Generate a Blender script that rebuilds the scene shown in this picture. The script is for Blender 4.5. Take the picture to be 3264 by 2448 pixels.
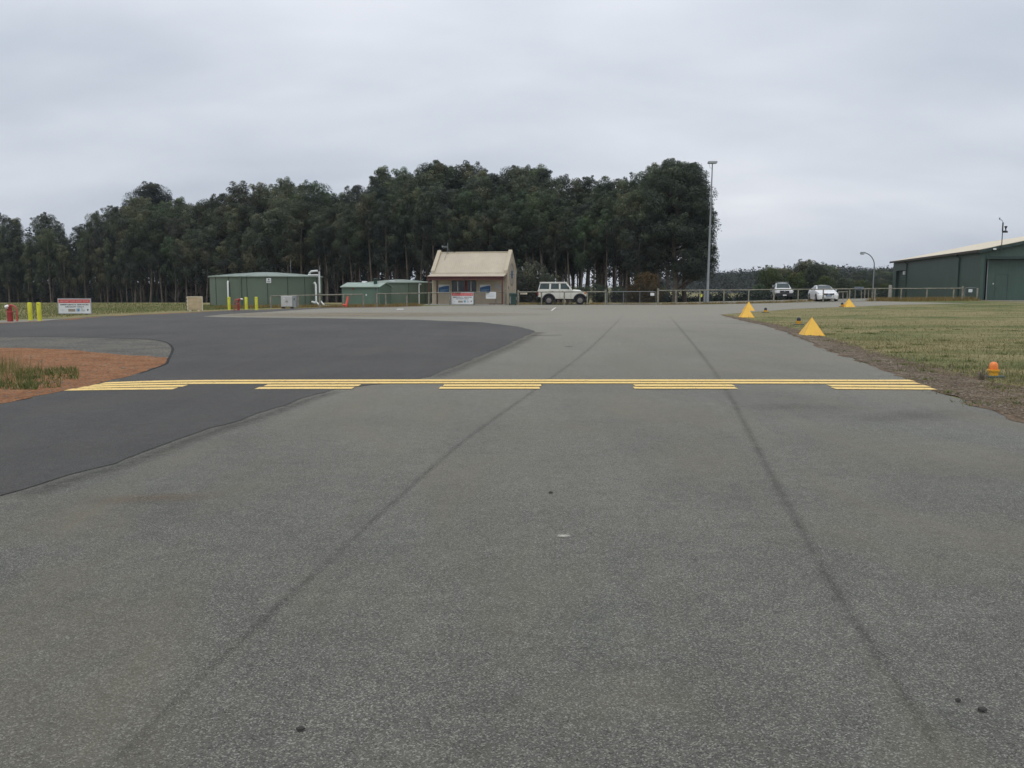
import bpy, bmesh, math, random
import numpy as np
from mathutils import Vector, Matrix, noise
from mathutils.geometry import delaunay_2d_cdt
R = math.radians
for o in list(bpy.data.objects): bpy.data.objects.remove(o)
SC = bpy.context.scene; COL = SC.collection

# ------------------------------------------------------------------ camera
CAMH = 1.6; FPX = 2822.0; HORIZ = 913.0
PITCH = math.atan((1224 - HORIZ) / FPX)
cam = bpy.data.cameras.new('camera'); cam.sensor_width = 36; cam.lens = FPX / 3264 * 36
cam.clip_start = 0.1; cam.clip_end = 8000
camo = bpy.data.objects.new('camera', cam); COL.objects.link(camo)
camo.location = (0, 0, CAMH); camo.rotation_euler = (math.pi / 2 - PITCH, 0, 0)
SC.camera = camo
SC.render.resolution_x = 1024; SC.render.resolution_y = 768

# ------------------------------------------------------------------ sky, sun, exposure
SUN_EL, SUN_AZ = R(62), R(205)          # high behind the clouds, behind the camera to the left
world = bpy.data.worlds.new('World'); SC.world = world; world.use_nodes = True
def build_world():
    nt = world.node_tree; nt.nodes.clear(); N = nt.nodes; L = nt.links
    out = N.new('ShaderNodeOutputWorld'); mix = N.new('ShaderNodeMixShader')
    b1 = N.new('ShaderNodeBackground'); b2 = N.new('ShaderNodeBackground')
    sky = N.new('ShaderNodeTexSky'); sky.sky_type = 'NISHITA'; sky.sun_disc = False
    sky.sun_elevation = SUN_EL; sky.sun_rotation = SUN_AZ; sky.air_density = 1.2; sky.dust_density = 3
    b1.inputs['Strength'].default_value = 0.07
    L.new(sky.outputs[0], b1.inputs[0])
    tc = N.new('ShaderNodeTexCoord'); sep = N.new('ShaderNodeSeparateXYZ')
    L.new(tc.outputs['Generated'], sep.inputs[0])
    ab = N.new('ShaderNodeMath'); ab.operation = 'ABSOLUTE'; L.new(sep.outputs['Z'], ab.inputs[0])
    ad = N.new('ShaderNodeMath'); ad.inputs[1].default_value = 0.34; L.new(ab.outputs[0], ad.inputs[0])
    dx = N.new('ShaderNodeMath'); dx.operation = 'DIVIDE'; L.new(sep.outputs['X'], dx.inputs[0]); L.new(ad.outputs[0], dx.inputs[1])
    dy = N.new('ShaderNodeMath'); dy.operation = 'DIVIDE'; L.new(sep.outputs['Y'], dy.inputs[0]); L.new(ad.outputs[0], dy.inputs[1])
    cb = N.new('ShaderNodeCombineXYZ'); L.new(dx.outputs[0], cb.inputs[0]); L.new(dy.outputs[0], cb.inputs[1])
    def layer(off, sc, detail, rough, dist):
        mp = N.new('ShaderNodeMapping'); mp.inputs['Location'].default_value = off; mp.inputs['Scale'].default_value = sc
        L.new(cb.outputs[0], mp.inputs[0])
        nz = N.new('ShaderNodeTexNoise'); nz.inputs['Scale'].default_value = 1; nz.inputs['Detail'].default_value = detail
        nz.inputs['Roughness'].default_value = rough; nz.inputs['Distortion'].default_value = dist
        L.new(mp.outputs[0], nz.inputs['Vector']); return nz
    n1 = layer((3.1, 0.4, 0), (0.85, 1.3, 1), 3, 0.45, 0.15)
    n2 = layer((7.7, 2.3, 0), (1.7, 3.0, 1), 4, 0.5, 0.2)
    m1 = N.new('ShaderNodeMath'); m1.operation = 'MULTIPLY_ADD'; m1.inputs[1].default_value = 0.38
    s2 = N.new('ShaderNodeMath'); s2.operation = 'MULTIPLY'; s2.inputs[1].default_value = 0.62
    L.new(n1.outputs[0], s2.inputs[0]); L.new(n2.outputs[0], m1.inputs[0]); L.new(s2.outputs[0], m1.inputs[2])
    rp = N.new('ShaderNodeValToRGB'); cr = rp.color_ramp
    cr.elements[0].position = 0.33; cr.elements[0].color = (0.43, 0.475, 0.555, 1)
    cr.elements[1].position = 0.67; cr.elements[1].color = (0.74, 0.76, 0.81, 1)
    e = cr.elements.new(0.5); e.color = (0.575, 0.615, 0.68, 1)
    L.new(m1.outputs[0], rp.inputs[0]); L.new(rp.outputs[0], b2.inputs[0])
    zz = N.new('ShaderNodeMath'); zz.operation = 'MULTIPLY_ADD'; zz.inputs[1].default_value = 0.5; zz.inputs[2].default_value = 1.13   # overcast skies are brighter overhead
    L.new(ab.outputs[0], zz.inputs[0]); L.new(zz.outputs[0], b2.inputs['Strength'])
    mix.inputs[0].default_value = 0.93
    L.new(b1.outputs[0], mix.inputs[1]); L.new(b2.outputs[0], mix.inputs[2]); L.new(mix.outputs[0], out.inputs[0])
build_world()
sun = bpy.data.lights.new('sun', 'SUN'); sun.energy = 1.1; sun.angle = R(25); sun.color = (1, 0.97, 0.92)
suno = bpy.data.objects.new('sun', sun); COL.objects.link(suno)
suno.rotation_euler = (math.pi / 2 - SUN_EL, 0, math.pi - SUN_AZ)
SC.view_settings.view_transform = 'Standard'; SC.view_settings.look = 'None'
SC.view_settings.exposure = 0.0; SC.view_settings.gamma = 1.0; SC.view_settings.use_curve_mapping = False
SC.render.engine = 'CYCLES'
SC.cycles.max_bounces = 6; SC.cycles.transparent_max_bounces = 12

# ------------------------------------------------------------------ terrain and pixel helpers
def S(t):
    t = 0.0 if t < 0 else 1.0 if t > 1 else t
    return t * t * (3 - 2 * t)
def H(x, y):
    return 0.45 * S((x - 12) / 28) * S((y - 25) / 45) - 2.0 * S((y - 84) / 70)
CP, SP = math.cos(PITCH), math.sin(PITCH)
def ray(px, py):
    u = (px - 1632) / FPX; v = (1224 - py) / FPX
    return Vector((u, CP + v * SP, -SP + v * CP))
def at(px, py, Y):
    d = ray(px, py); t = Y / d.y
    return Vector((d.x * t, Y, CAMH + d.z * t))
def P(px, py):
    d = ray(px, py); k = d.z / d.y; kx = d.x / d.y
    y0 = 1.0; y = 1.0
    while y < 400:
        if CAMH + k * y <= H(kx * y, y): break
        y0 = y; y += 0.5
    lo, hi = y0, y
    for _ in range(30):
        m = (lo + hi) / 2
        if CAMH + k * m <= H(kx * m, m): hi = m
        else: lo = m
    return Vector((kx * hi, hi, H(kx * hi, hi)))
def GX(px, Y):
    'ground point in image column px at distance Y'
    y = Y
    # column at ground level: iterate on the row
    x = (px - 1632) / FPX * Y
    for _ in range(4):
        z = H(x, y); dd = CP * y - SP * (z - CAMH)
        x = (px - 1632) / FPX * dd
    return Vector((x, y, H(x, y)))
def ZT(py, Y):
    'height seen at row py at distance Y'
    return at(1632, py, Y).z
def lerp(tab, x):
    if x <= tab[0][0]: return tab[0][1]
    for (a, b), (c, d) in zip(tab, tab[1:]):
        if x <= c: return b + (d - b) * (x - a) / (c - a)
    return tab[-1][1]

# ------------------------------------------------------------------ materials
MATS = {}
class NT:
    def __init__(s, name):
        s.m = bpy.data.materials.new(name); s.m.use_nodes = True
        s.nt = s.m.node_tree; s.N = s.nt.nodes; s.L = s.nt.links
        s.b = s.N['Principled BSDF']; s.out = s.N['Material Output']; MATS[name] = s.m
    def n(s, t, **k):
        x = s.N.new(t)
        for a, b in k.items(): setattr(x, a, b)
        return x
    def pos(s):
        return s.n('ShaderNodeNewGeometry').outputs['Position']
    def obj(s):
        return s.n('ShaderNodeTexCoord').outputs['Object']
    def noise(s, vec, scale, detail=3, rough=0.55, dist=0, stretch=None):
        if stretch:
            mp = s.n('ShaderNodeMapping'); mp.inputs['Scale'].default_value = stretch; s.L.new(vec, mp.inputs[0]); vec = mp.outputs[0]
        x = s.n('ShaderNodeTexNoise'); s.L.new(vec, x.inputs['Vector'])
        x.inputs['Scale'].default_value = scale; x.inputs['Detail'].default_value = detail
        x.inputs['Roughness'].default_value = rough; x.inputs['Distortion'].default_value = dist
        return x.outputs[0]
    def ramp(s, v, stops):
        x = s.n('ShaderNodeValToRGB'); cr = x.color_ramp
        while len(cr.elements) < len(stops): cr.elements.new(0.5)
        for e, (p, c) in zip(cr.elements, stops):
            e.position = p; e.color = (c[0], c[1], c[2], 1) if not isinstance(c, (int, float)) else (c, c, c, 1)
        s.L.new(v, x.inputs[0]); return x.outputs[0]
    def mix(s, f, a, b, blend='MIX'):
        x = s.n('ShaderNodeMix', data_type='RGBA', blend_type=blend)
        for sock, val in ((x.inputs[0], f), (x.inputs[6], a), (x.inputs[7], b)):
            if hasattr(val, 'links'): s.L.new(val, sock)
            elif isinstance(val, (int, float)): sock.default_value = val
            else: sock.default_value = (val[0], val[1], val[2], 1)
        return x.outputs[2]
    def math(s, op, a, b=0.0, clamp=False):
        x = s.n('ShaderNodeMath', operation=op, use_clamp=clamp)
        for sock, val in ((x.inputs[0], a), (x.inputs[1], b)):
            if hasattr(val, 'links'): s.L.new(val, sock)
            else: sock.default_value = val
        return x.outputs[0]
    def attr(s, name):
        return s.n('ShaderNodeAttribute', attribute_name=name).outputs['Fac']
    def bump(s, h, strength=0.3, dist=0.01):
        x = s.n('ShaderNodeBump'); x.inputs['Strength'].default_value = strength; x.inputs['Distance'].default_value = dist
        s.L.new(h, x.inputs['Height']); s.L.new(x.outputs[0], s.b.inputs['Normal'])
    def fin(s, col, rough=0.7, spec=0.5, metal=0.0):
        if hasattr(col, 'links'): s.L.new(col, s.b.inputs['Base Color'])
        else: s.b.inputs['Base Color'].default_value = (*col, 1)
        if hasattr(rough, 'links'): s.L.new(rough, s.b.inputs['Roughness'])
        else: s.b.inputs['Roughness'].default_value = rough
        s.b.inputs['Specular IOR Level'].default_value = spec; s.b.inputs['Metallic'].default_value = metal
        return s.m
def simple(name, c, rough=0.6, var=0.18, scale=2.5, spec=0.4, metal=0.0, bump=0.0, dirt=None):
    t = NT(name); o = t.obj()
    n1 = t.noise(o, scale, 4); n2 = t.noise(o, scale * 14, 2)
    f = t.ramp(n1, [(0.3, 1 - var), (0.7, 1 + var * 0.6)])
    col = t.mix(1.0, c, f, 'MULTIPLY')
    if dirt:
        d = t.ramp(t.noise(o, scale * 0.8, 5, 0.6, 0.4, (1, 1, 0.35)), [(0.52, 0.0), (0.72, 1.0)])
        col = t.mix(t.math('MULTIPLY', d, dirt[3]), col, dirt[:3])
    if bump: t.bump(n2, bump, 0.02)
    return t.fin(col, rough, spec, metal)

def asphalt_mat(name, base, light, dark, agg, stain, stain_amt, sand_and_sheen=None):
    t = NT(name); p = t.pos()
    vor = t.n('ShaderNodeTexVoronoi'); vor.inputs['Scale'].default_value = agg; t.L.new(p, vor.inputs['Vector'])
    sp = t.n('ShaderNodeSeparateColor'); t.L.new(vor.outputs['Color'], sp.inputs[0])
    v2 = t.n('ShaderNodeTexVoronoi'); v2.inputs['Scale'].default_value = agg * 0.75; t.L.new(p, v2.inputs['Vector'])
    sp2 = t.n('ShaderNodeSeparateColor'); t.L.new(v2.outputs['Color'], sp2.inputs[0])
    c = t.ramp(sp.outputs[0], [(0.0, dark), (0.25, base), (0.72, base), (0.9, light), (1.0, [min(1, q * 1.5) for q in light])])
    c = t.mix(t.ramp(sp2.outputs[1], [(0.93, 0.0), (0.98, 0.7)]), c, [q * 1.4 for q in light])
    patch = t.noise(p, 0.23, 5, 0.55, 0.5); vast = t.noise(p, 0.06, 3, 0.5, 0.3); p2 = t.noise(p, 0.9, 4, 0.6)
    c = t.mix(1.0, c, t.ramp(patch, [(0.25, 0.78), (0.5, 1.0), (0.75, 1.18)]), 'MULTIPLY')
    c = t.mix(1.0, c, t.ramp(p2, [(0.25, 0.92), (0.75, 1.07)]), 'MULTIPLY'); c = t.mix(1.0, c, t.ramp(vast, [(0.32, 0.82), (0.68, 1.15)]), 'MULTIPLY')
    c = t.mix(1.0, c, t.ramp(t.noise(p, 0.8, 5, 0.65, 0.3, (1.5, 0.12, 1)), [(0.3, 0.90), (0.7, 1.09)]), 'MULTIPLY')
    c = t.mix(1.0, c, t.ramp(t.noise(p, 6, 4, 0.7), [(0.3, 0.86), (0.7, 1.12)]), 'MULTIPLY')
    st = t.noise(p, 0.5, 5, 0.62, 0.7, (1.6, 0.55, 1))
    c = t.mix(t.math('MULTIPLY', t.ramp(st, [(0.48, 0.0), (0.7, 1.0)]), stain_amt), c, stain)
    cool = t.noise(p, 0.33, 3, 0.5, 0.2)
    c = t.mix(t.math('MULTIPLY', t.ramp(cool, [(0.52, 0.0), (0.72, 1.0)]), 0.35), c, t.mix(1.0, c, (0.95, 1.05, 1.05), 'MULTIPLY'))
    if sand_and_sheen:        # older, sandier seal at the apron end plus painted grazing-angle brightening; gradual and patchy
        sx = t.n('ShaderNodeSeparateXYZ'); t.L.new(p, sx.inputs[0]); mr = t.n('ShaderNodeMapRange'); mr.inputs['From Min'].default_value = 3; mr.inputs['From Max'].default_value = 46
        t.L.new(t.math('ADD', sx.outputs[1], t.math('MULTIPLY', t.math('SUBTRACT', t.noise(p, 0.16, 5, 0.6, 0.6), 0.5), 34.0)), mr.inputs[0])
        c = t.mix(t.math('MULTIPLY', mr.outputs[0], 0.85, True), c, t.mix(1.0, sand_and_sheen, t.ramp(sp.outputs[0], [(0, 0.72), (0.5, 1.0), (1, 1.2)]), 'MULTIPLY'))
    t.bump(vor.outputs['Distance'], 0.45, 0.008)
    t.fin(c, t.ramp(sp.outputs[1], [(0, 0.6), (1, 0.95)]), 0.3)
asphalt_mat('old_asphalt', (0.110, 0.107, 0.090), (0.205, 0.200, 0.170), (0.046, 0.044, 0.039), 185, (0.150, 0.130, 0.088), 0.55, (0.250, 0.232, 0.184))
asphalt_mat('new_asphalt', (0.062, 0.058, 0.053), (0.088, 0.082, 0.075), (0.034, 0.032, 0.030), 200, (0.080, 0.072, 0.062), 0.45)

def ground_color(t, tint=False):
    p = t.pos()
    big = t.noise(p, 0.11, 4, 0.6, 0.4, (0.45, 1, 1)); mid = t.noise(p, 0.55, 5, 0.62, 0.3, (0.55, 1, 1)); fine = t.noise(p, 9, 4, 0.65)
    c = t.ramp(t.mix(0.5, big, mid), [(0.36, (0.088, 0.110, 0.038)), (0.45, (0.155, 0.155, 0.066)), (0.53, (0.245, 0.206, 0.106)), (0.64, (0.158, 0.158, 0.066))])
    if not tint:
        c = t.mix(1.0, c, t.ramp(fine, [(0.25, 0.55), (0.7, 1.35)]), 'MULTIPLY')
    return c
t = NT('grass_ground'); c = ground_color(t); t.bump(t.noise(t.pos(), 22, 4, 0.7), 0.7, 0.04); t.fin(c, 0.95, 0.1)
t = NT('lawn_blade'); c = ground_color(t, True); a = t.attr('tint')
c = t.mix(t.ramp(a, [(0.0, 0.0), (1.0, 0.55)]), c, (0.30, 0.245, 0.125)); c = t.mix(t.ramp(a, [(0.0, 0.6), (0.35, 0.0)]), c, (0.055, 0.095, 0.02)); t.fin(c, 0.75, 0.2)
t = NT('green_blade'); a = t.attr('tint')
t.fin(t.ramp(a, [(0.0, (0.05, 0.085, 0.02)), (0.55, (0.12, 0.14, 0.04)), (0.85, (0.22, 0.19, 0.08)), (1.0, (0.42, 0.36, 0.2))]), 0.75, 0.2)
t = NT('dry_blade'); a = t.attr('tint')
t.fin(t.ramp(a, [(0.0, (0.10, 0.10, 0.032)), (0.4, (0.19, 0.145, 0.052)), (0.8, (0.30, 0.195, 0.075)), (1.0, (0.36, 0.27, 0.13))]), 0.8, 0.15)
def dirt_mat(name, a, b, c2, sc):
    t = NT(name); p = t.pos()
    c = t.ramp(t.noise(p, sc, 6, 0.65, 0.3), [(0.3, a), (0.5, b), (0.72, c2)])
    v = t.n('ShaderNodeTexVoronoi'); v.inputs['Scale'].default_value = 34; t.L.new(p, v.inputs['Vector'])
    s = t.n('ShaderNodeSeparateColor'); t.L.new(v.outputs['Color'], s.inputs[0])
    c = t.mix(1.0, c, t.ramp(s.outputs[0], [(0, 0.62), (0.6, 1.0), (1, 1.4)]), 'MULTIPLY')
    t.bump(t.noise(p, 30, 4, 0.7), 0.8, 0.03); t.fin(c, 0.95, 0.1)
dirt_mat('red_dirt', (0.185, 0.088, 0.046), (0.262, 0.128, 0.064), (0.275, 0.168, 0.098), 1.6)
dirt_mat('brown_gravel', (0.10, 0.066, 0.042), (0.155, 0.112, 0.076), (0.23, 0.185, 0.135), 1.3)
dirt_mat('grey_seal', (0.105, 0.10, 0.088), (0.14, 0.135, 0.118), (0.17, 0.155, 0.125), 0.8)
dirt_mat('apron_gravel', (0.19, 0.178, 0.145), (0.235, 0.222, 0.184), (0.27, 0.25, 0.205), 0.5)
t = NT('yellow_line'); p = t.pos()
c = t.mix(t.ramp(t.noise(p, 6, 5, 0.7), [(0.55, 0.0), (0.85, 0.5)]), (0.86, 0.60, 0.20), (0.66, 0.48, 0.20)); c = t.mix(1.0, c, t.ramp(t.noise(p, 120, 2), [(0.3, 0.86), (0.7, 1.06)]), 'MULTIPLY'); t.bump(t.noise(p, 90, 3), 0.4, 0.006); wv = t.n('ShaderNodeTexVoronoi'); wv.inputs['Scale'].default_value = 60; t.L.new(p, wv.inputs['Vector']); ws = t.n('ShaderNodeSeparateColor'); t.L.new(wv.outputs['Color'], ws.inputs[0]); t.L.new(t.math('SUBTRACT', 1.0, t.math('MULTIPLY', t.ramp(ws.outputs[0], [(0.80, 0.0), (0.9, 1.0)]), t.ramp(t.noise(p, 1.7, 5, 0.7), [(0.40, 0.05), (0.70, 0.9)])), True), t.b.inputs['Alpha']); t.fin(c, 0.6, 0.35)
simple('white_line', (0.7, 0.7, 0.67), 0.7)
# worn seams and stains: thin coats that let the asphalt show through where they are worn away
def coat(name, col, strength, mode, nscale=3.0, rough=0.85):
    t = NT(name); uv = t.n('ShaderNodeUVMap').outputs[0]; sep = t.n('ShaderNodeSeparateXYZ'); t.L.new(uv, sep.inputs[0])
    nz = t.noise(t.pos(), nscale, 5, 0.7); nf = t.noise(t.pos(), 60, 2, 0.6)
    if mode == 'strip':
        e = t.math('ABSOLUTE', t.math('SUBTRACT', sep.outputs[0], 0.5)); e = t.math('SUBTRACT', 1.0, t.math('MULTIPLY', e, 2.0)); ed = t.math('MULTIPLY', t.math('MINIMUM', sep.outputs[1], t.math('SUBTRACT', 1.0, sep.outputs[1])), 14.0, True)
        e = t.math('MULTIPLY', e, ed)
    else:
        g = t.n('ShaderNodeTexGradient', gradient_type='SPHERICAL'); mp = t.n('ShaderNodeMapping'); mp.inputs['Location'].default_value = (-1, -1, 0); mp.inputs['Scale'].default_value = (2, 2, 2)
        t.L.new(uv, mp.inputs[0]); t.L.new(mp.outputs[0], g.inputs[0]); e = g.outputs[1]
    al = t.math('MULTIPLY', t.math('MULTIPLY', e, t.ramp(nz, [(0.25, 0.35), (0.7, 1.5)])), t.ramp(nf, [(0.3, 0.5), (0.65, 1.25)]))
    al = t.math('MULTIPLY', al, strength, True)
    t.L.new(al, t.b.inputs['Alpha']); t.fin(col, rough, 0.3)
coat('seam_coat', (0.030, 0.029, 0.026), 0.18, 'strip', 3.2)
coat('edge_bleed', (0.05, 0.047, 0.043), 0.34, 'strip', 9.0)
coat('crack_coat', (0.016, 0.016, 0.015), 1.5, 'strip', 8.0)
coat('rust_stain', (0.20, 0.125, 0.07), 0.3, 'blob')
coat('oil_stain', (0.04, 0.04, 0.038), 0.16, 'blob', 1.2)
coat('paint_blob', (0.40, 0.39, 0.33), 1.5, 'blob', 30)
coat('sand_wash', (0.27, 0.225, 0.15), 0.75, 'blob', 0.6)

simple('cream_wall', (0.45, 0.382, 0.29), 0.85, 0.12, 1.2, 0.2, bump=0.15, dirt=(0.33, 0.26, 0.19, 0.35))
simple('cream_parapet', (0.47, 0.41, 0.31), 0.85, 0.1, 1.2, 0.2, dirt=(0.3, 0.25, 0.17, 0.35))
def ribbed(name, c, pitch, axis, rough=0.45, strength=0.35, var=0.12, dirt=None):
    t = NT(name); o = t.obj(); w = t.n('ShaderNodeTexWave', wave_type='BANDS', bands_direction=axis); t.L.new(o, w.inputs['Vector']); w.inputs['Scale'].default_value = 0.314 / pitch
    f = t.ramp(t.noise(o, 0.6, 5, 0.6), [(0.3, 1 - var), (0.7, 1 + var * 0.6)]); col = t.mix(1.0, c, f, 'MULTIPLY')
    if dirt:
        d = t.ramp(t.noise(o, 1.1, 5, 0.65, 0.3, (1.6, 1, 0.3)), [(0.52, 0.0), (0.75, 1.0)]); col = t.mix(t.math('MULTIPLY', d, dirt[3]), col, dirt[:3])
    t.bump(w.outputs['Fac'], strength, 0.03); t.fin(col, rough, 0.4)
ribbed('cream_roof', (0.45, 0.392, 0.298), 0.19, 'X', 0.55, 0.3, 0.1, (0.33, 0.26, 0.17, 0.4))
ribbed('cream_hangar_roof', (0.62, 0.54, 0.39), 0.25, 'Y', 0.5, 0.2)
ribbed('hangar_green', (0.052, 0.088, 0.072), 0.25, 'X', 0.5, 0.3, 0.12, (0.07, 0.09, 0.07, 0.3))
ribbed('hangar_green_side', (0.05, 0.084, 0.068), 0.25, 'Y', 0.5, 0.3, 0.12, (0.07, 0.09, 0.07, 0.3))
simple('hangar_trim', (0.026, 0.048, 0.042), 0.5)
simple('fascia_brown', (0.05, 0.036, 0.026), 0.6)
ribbed('tank_green', (0.108, 0.142, 0.104), 0.08, 'Z', 0.5, 0.12, 0.1, (0.12, 0.125, 0.09, 0.35))
simple('tank_roof', (0.20, 0.245, 0.205), 0.5, 0.12)
simple('tank_seam', (0.055, 0.078, 0.056), 0.55)
ribbed('shed_green', (0.10, 0.155, 0.118), 0.1, 'X', 0.5, 0.15, 0.1, (0.12, 0.12, 0.08, 0.3))
simple('shed_roof', (0.27, 0.34, 0.285), 0.5)
simple('vent_green', (0.02, 0.05, 0.038), 0.5)
simple('maroon', (0.10, 0.032, 0.026), 0.55)
simple('white_pipe', (0.62, 0.64, 0.63), 0.45, 0.08)
simple('white_sheet', (0.66, 0.68, 0.68), 0.5, 0.07)
simple('sign_grey', (0.34, 0.36, 0.38), 0.5, 0.1)
simple('sign_red', (0.50, 0.075, 0.075), 0.5, 0.08)
simple('sign_pink', (0.66, 0.30, 0.29), 0.5, 0.05)
simple('sign_black', (0.025, 0.03, 0.035), 0.5, 0.05)
simple('sign_blue', (0.03, 0.10, 0.24), 0.45, 0.12)
simple('sign_paleblue', (0.28, 0.40, 0.50), 0.5, 0.1)
simple('sign_sand', (0.30, 0.26, 0.21), 0.5, 0.3, 20)
simple('logo_green', (0.04, 0.09, 0.085), 0.5)
simple('frame_white', (0.6, 0.6, 0.56), 0.5)
simple('timber', (0.25, 0.238, 0.19), 0.9, 0.35, 5, 0.15, bump=0.4, dirt=(0.10, 0.105, 0.075, 0.6))
simple('galv', (0.22, 0.235, 0.24), 0.5, 0.12, 3, 0.5, 0.35)
simple('dark_steel', (0.03, 0.035, 0.04), 0.5)
simple('bollard_yellow', (0.63, 0.62, 0.045), 0.55, 0.12, 4, dirt=(0.35, 0.32, 0.08, 0.5))
simple('bollard_hole', (0.06, 0.06, 0.01), 0.8)
simple('hydrant_red', (0.33, 0.035, 0.032), 0.5, 0.2, 5)
simple('hydrant_red_pale', (0.42, 0.085, 0.065), 0.5, 0.2, 5)
simple('alu_cap', (0.62, 0.60, 0.56), 0.4, 0.15, 6, 0.5, 0.3)
simple('orange_red', (0.62, 0.085, 0.05), 0.5, 0.12)
simple('cabinet_grey', (0.46, 0.46, 0.45), 0.5, 0.1)
simple('cabinet_dark', (0.27, 0.29, 0.29), 0.5, 0.1)
simple('pallet_cream', (0.50, 0.40, 0.255), 0.7, 0.18, 3, dirt=(0.35, 0.27, 0.16, 0.5))
simple('pallet_white', (0.66, 0.60, 0.47), 0.6, 0.1)
simple('marker_yellow', (0.80, 0.47, 0.06), 0.5, 0.1, 3, dirt=(0.55, 0.27, 0.06, 0.5))
simple('marker_seam', (0.62, 0.32, 0.05), 0.6)
simple('light_body', (0.70, 0.36, 0.03), 0.45, 0.12)
simple('plate_teal', (0.035, 0.07, 0.075), 0.6)
simple('bin_green', (0.025, 0.058, 0.048), 0.5)
simple('concrete', (0.30, 0.29, 0.26), 0.9, 0.2)
simple('curtain_red', (0.22, 0.05, 0.045), 0.8)
simple('bark', (0.125, 0.108, 0.092), 0.95, 0.4, 1.5, 0.1, bump=0.5, dirt=(0.06, 0.045, 0.035, 0.7))
simple('pebble_dark', (0.045, 0.042, 0.037), 0.9)
simple('tyre', (0.022, 0.022, 0.022), 0.85)
simple('rim', (0.22, 0.205, 0.19), 0.6, 0.2, 6, 0.5, 0.2)
simple('black_plastic', (0.02, 0.021, 0.023), 0.55)
simple('lamp_glass', (0.55, 0.57, 0.58), 0.15, 0.1, 8, 0.6)
simple('tail_red', (0.30, 0.02, 0.02), 0.3)
simple('amber', (0.55, 0.20, 0.05), 0.3)
simple('chrome', (0.6, 0.6, 0.6), 0.25, 0.05, 8, 0.5, 0.8)
simple('stones', (0.21, 0.175, 0.135), 0.95, 0.4, 3, 0.1)
def paint(name, c, dirt=None):
    t = NT(name); o = t.obj(); col = t.mix(1.0, c, t.ramp(t.noise(o, 1.5, 4), [(0.3, 0.95), (0.7, 1.03)]), 'MULTIPLY')
    if dirt:
        sp = t.n('ShaderNodeSeparateXYZ'); t.L.new(o, sp.inputs[0])
        z = t.n('ShaderNodeMapRange'); z.inputs['From Min'].default_value = 0.45; z.inputs['From Max'].default_value = 1.05; z.inputs['To Min'].default_value = 1; z.inputs['To Max'].default_value = 0; t.L.new(sp.outputs[2], z.inputs[0])
        col = t.mix(t.math('MULTIPLY', t.math('MULTIPLY', z.outputs[0], t.ramp(t.noise(o, 4, 5, 0.7), [(0.3, 0.3), (0.7, 1.0)])), dirt[3]), col, dirt[:3])
    t.fin(col, 0.35, 0.5); t.b.inputs['Coat Weight'].default_value = 0.6; t.b.inputs['Coat Roughness'].default_value = 0.1
paint('white_paint', (0.70, 0.70, 0.69)); paint('cream_paint', (0.64, 0.63, 0.57), (0.33, 0.28, 0.21, 0.6))
def glass(name, c, rough=0.08):
    t = NT(name); t.fin(t.mix(1.0, c, t.ramp(t.noise(t.obj(), 2.0, 3), [(0.3, 0.7), (0.7, 1.3)]), 'MULTIPLY'), rough, 0.5)
glass('car_glass', (0.035, 0.052, 0.052)); glass('house_glass', (0.032, 0.042, 0.055), 0.12)
def dome(name, c, em=0):
    t = NT(name); t.fin(t.mix(1.0, c, t.ramp(t.noise(t.obj(), 18, 3), [(0.3, 0.85), (0.7, 1.1)]), 'MULTIPLY'), 0.25, 0.5); t.b.inputs['Subsurface Weight'].default_value = 0.2; t.b.inputs['Subsurface Radius'].default_value = (0.02, 0.01, 0.005)
dome('dome_orange', (0.78, 0.21, 0.035)); dome('dome_dark', (0.012, 0.016, 0.03))
def leaf_mat(name, a, b, c, brown):
    t = NT(name); tint = t.attr('tint'); oi = t.n('ShaderNodeObjectInfo').outputs['Random']
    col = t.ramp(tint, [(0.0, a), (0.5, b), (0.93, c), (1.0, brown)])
    col = t.mix(1.0, col, t.ramp(oi, [(0.0, (0.80, 0.80, 0.84)), (0.3, (1.0, 1.04, 1.0)), (0.55, (1.12, 1.02, 0.93)), (0.75, (0.92, 1.14, 0.95)), (1.0, (1.05, 1.0, 0.95))]), 'MULTIPLY')
    t.fin(col, 0.6, 0.25)
    tr = t.n('ShaderNodeBsdfTranslucent'); t.L.new(col, tr.inputs[0]); ms = t.n('ShaderNodeMixShader'); ms.inputs[0].default_value = 0.34
    t.L.new(t.b.outputs[0], ms.inputs[1]); t.L.new(tr.outputs[0], ms.inputs[2]); t.L.new(ms.outputs[0], t.out.inputs[0])
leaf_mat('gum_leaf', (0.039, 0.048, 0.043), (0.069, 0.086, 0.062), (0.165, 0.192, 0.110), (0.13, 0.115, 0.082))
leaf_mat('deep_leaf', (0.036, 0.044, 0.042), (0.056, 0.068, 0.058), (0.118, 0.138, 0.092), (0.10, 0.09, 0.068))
leaf_mat('brown_leaf', (0.055, 0.046, 0.024), (0.085, 0.058, 0.030), (0.12, 0.075, 0.034), (0.15, 0.08, 0.035))
leaf_mat('bright_leaf', (0.045, 0.066, 0.026), (0.075, 0.105, 0.04), (0.125, 0.15, 0.055), (0.14, 0.11, 0.055))
leaf_mat('far_leaf', (0.024, 0.030, 0.031), (0.033, 0.040, 0.039), (0.046, 0.054, 0.047), (0.055, 0.05, 0.044))

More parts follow.
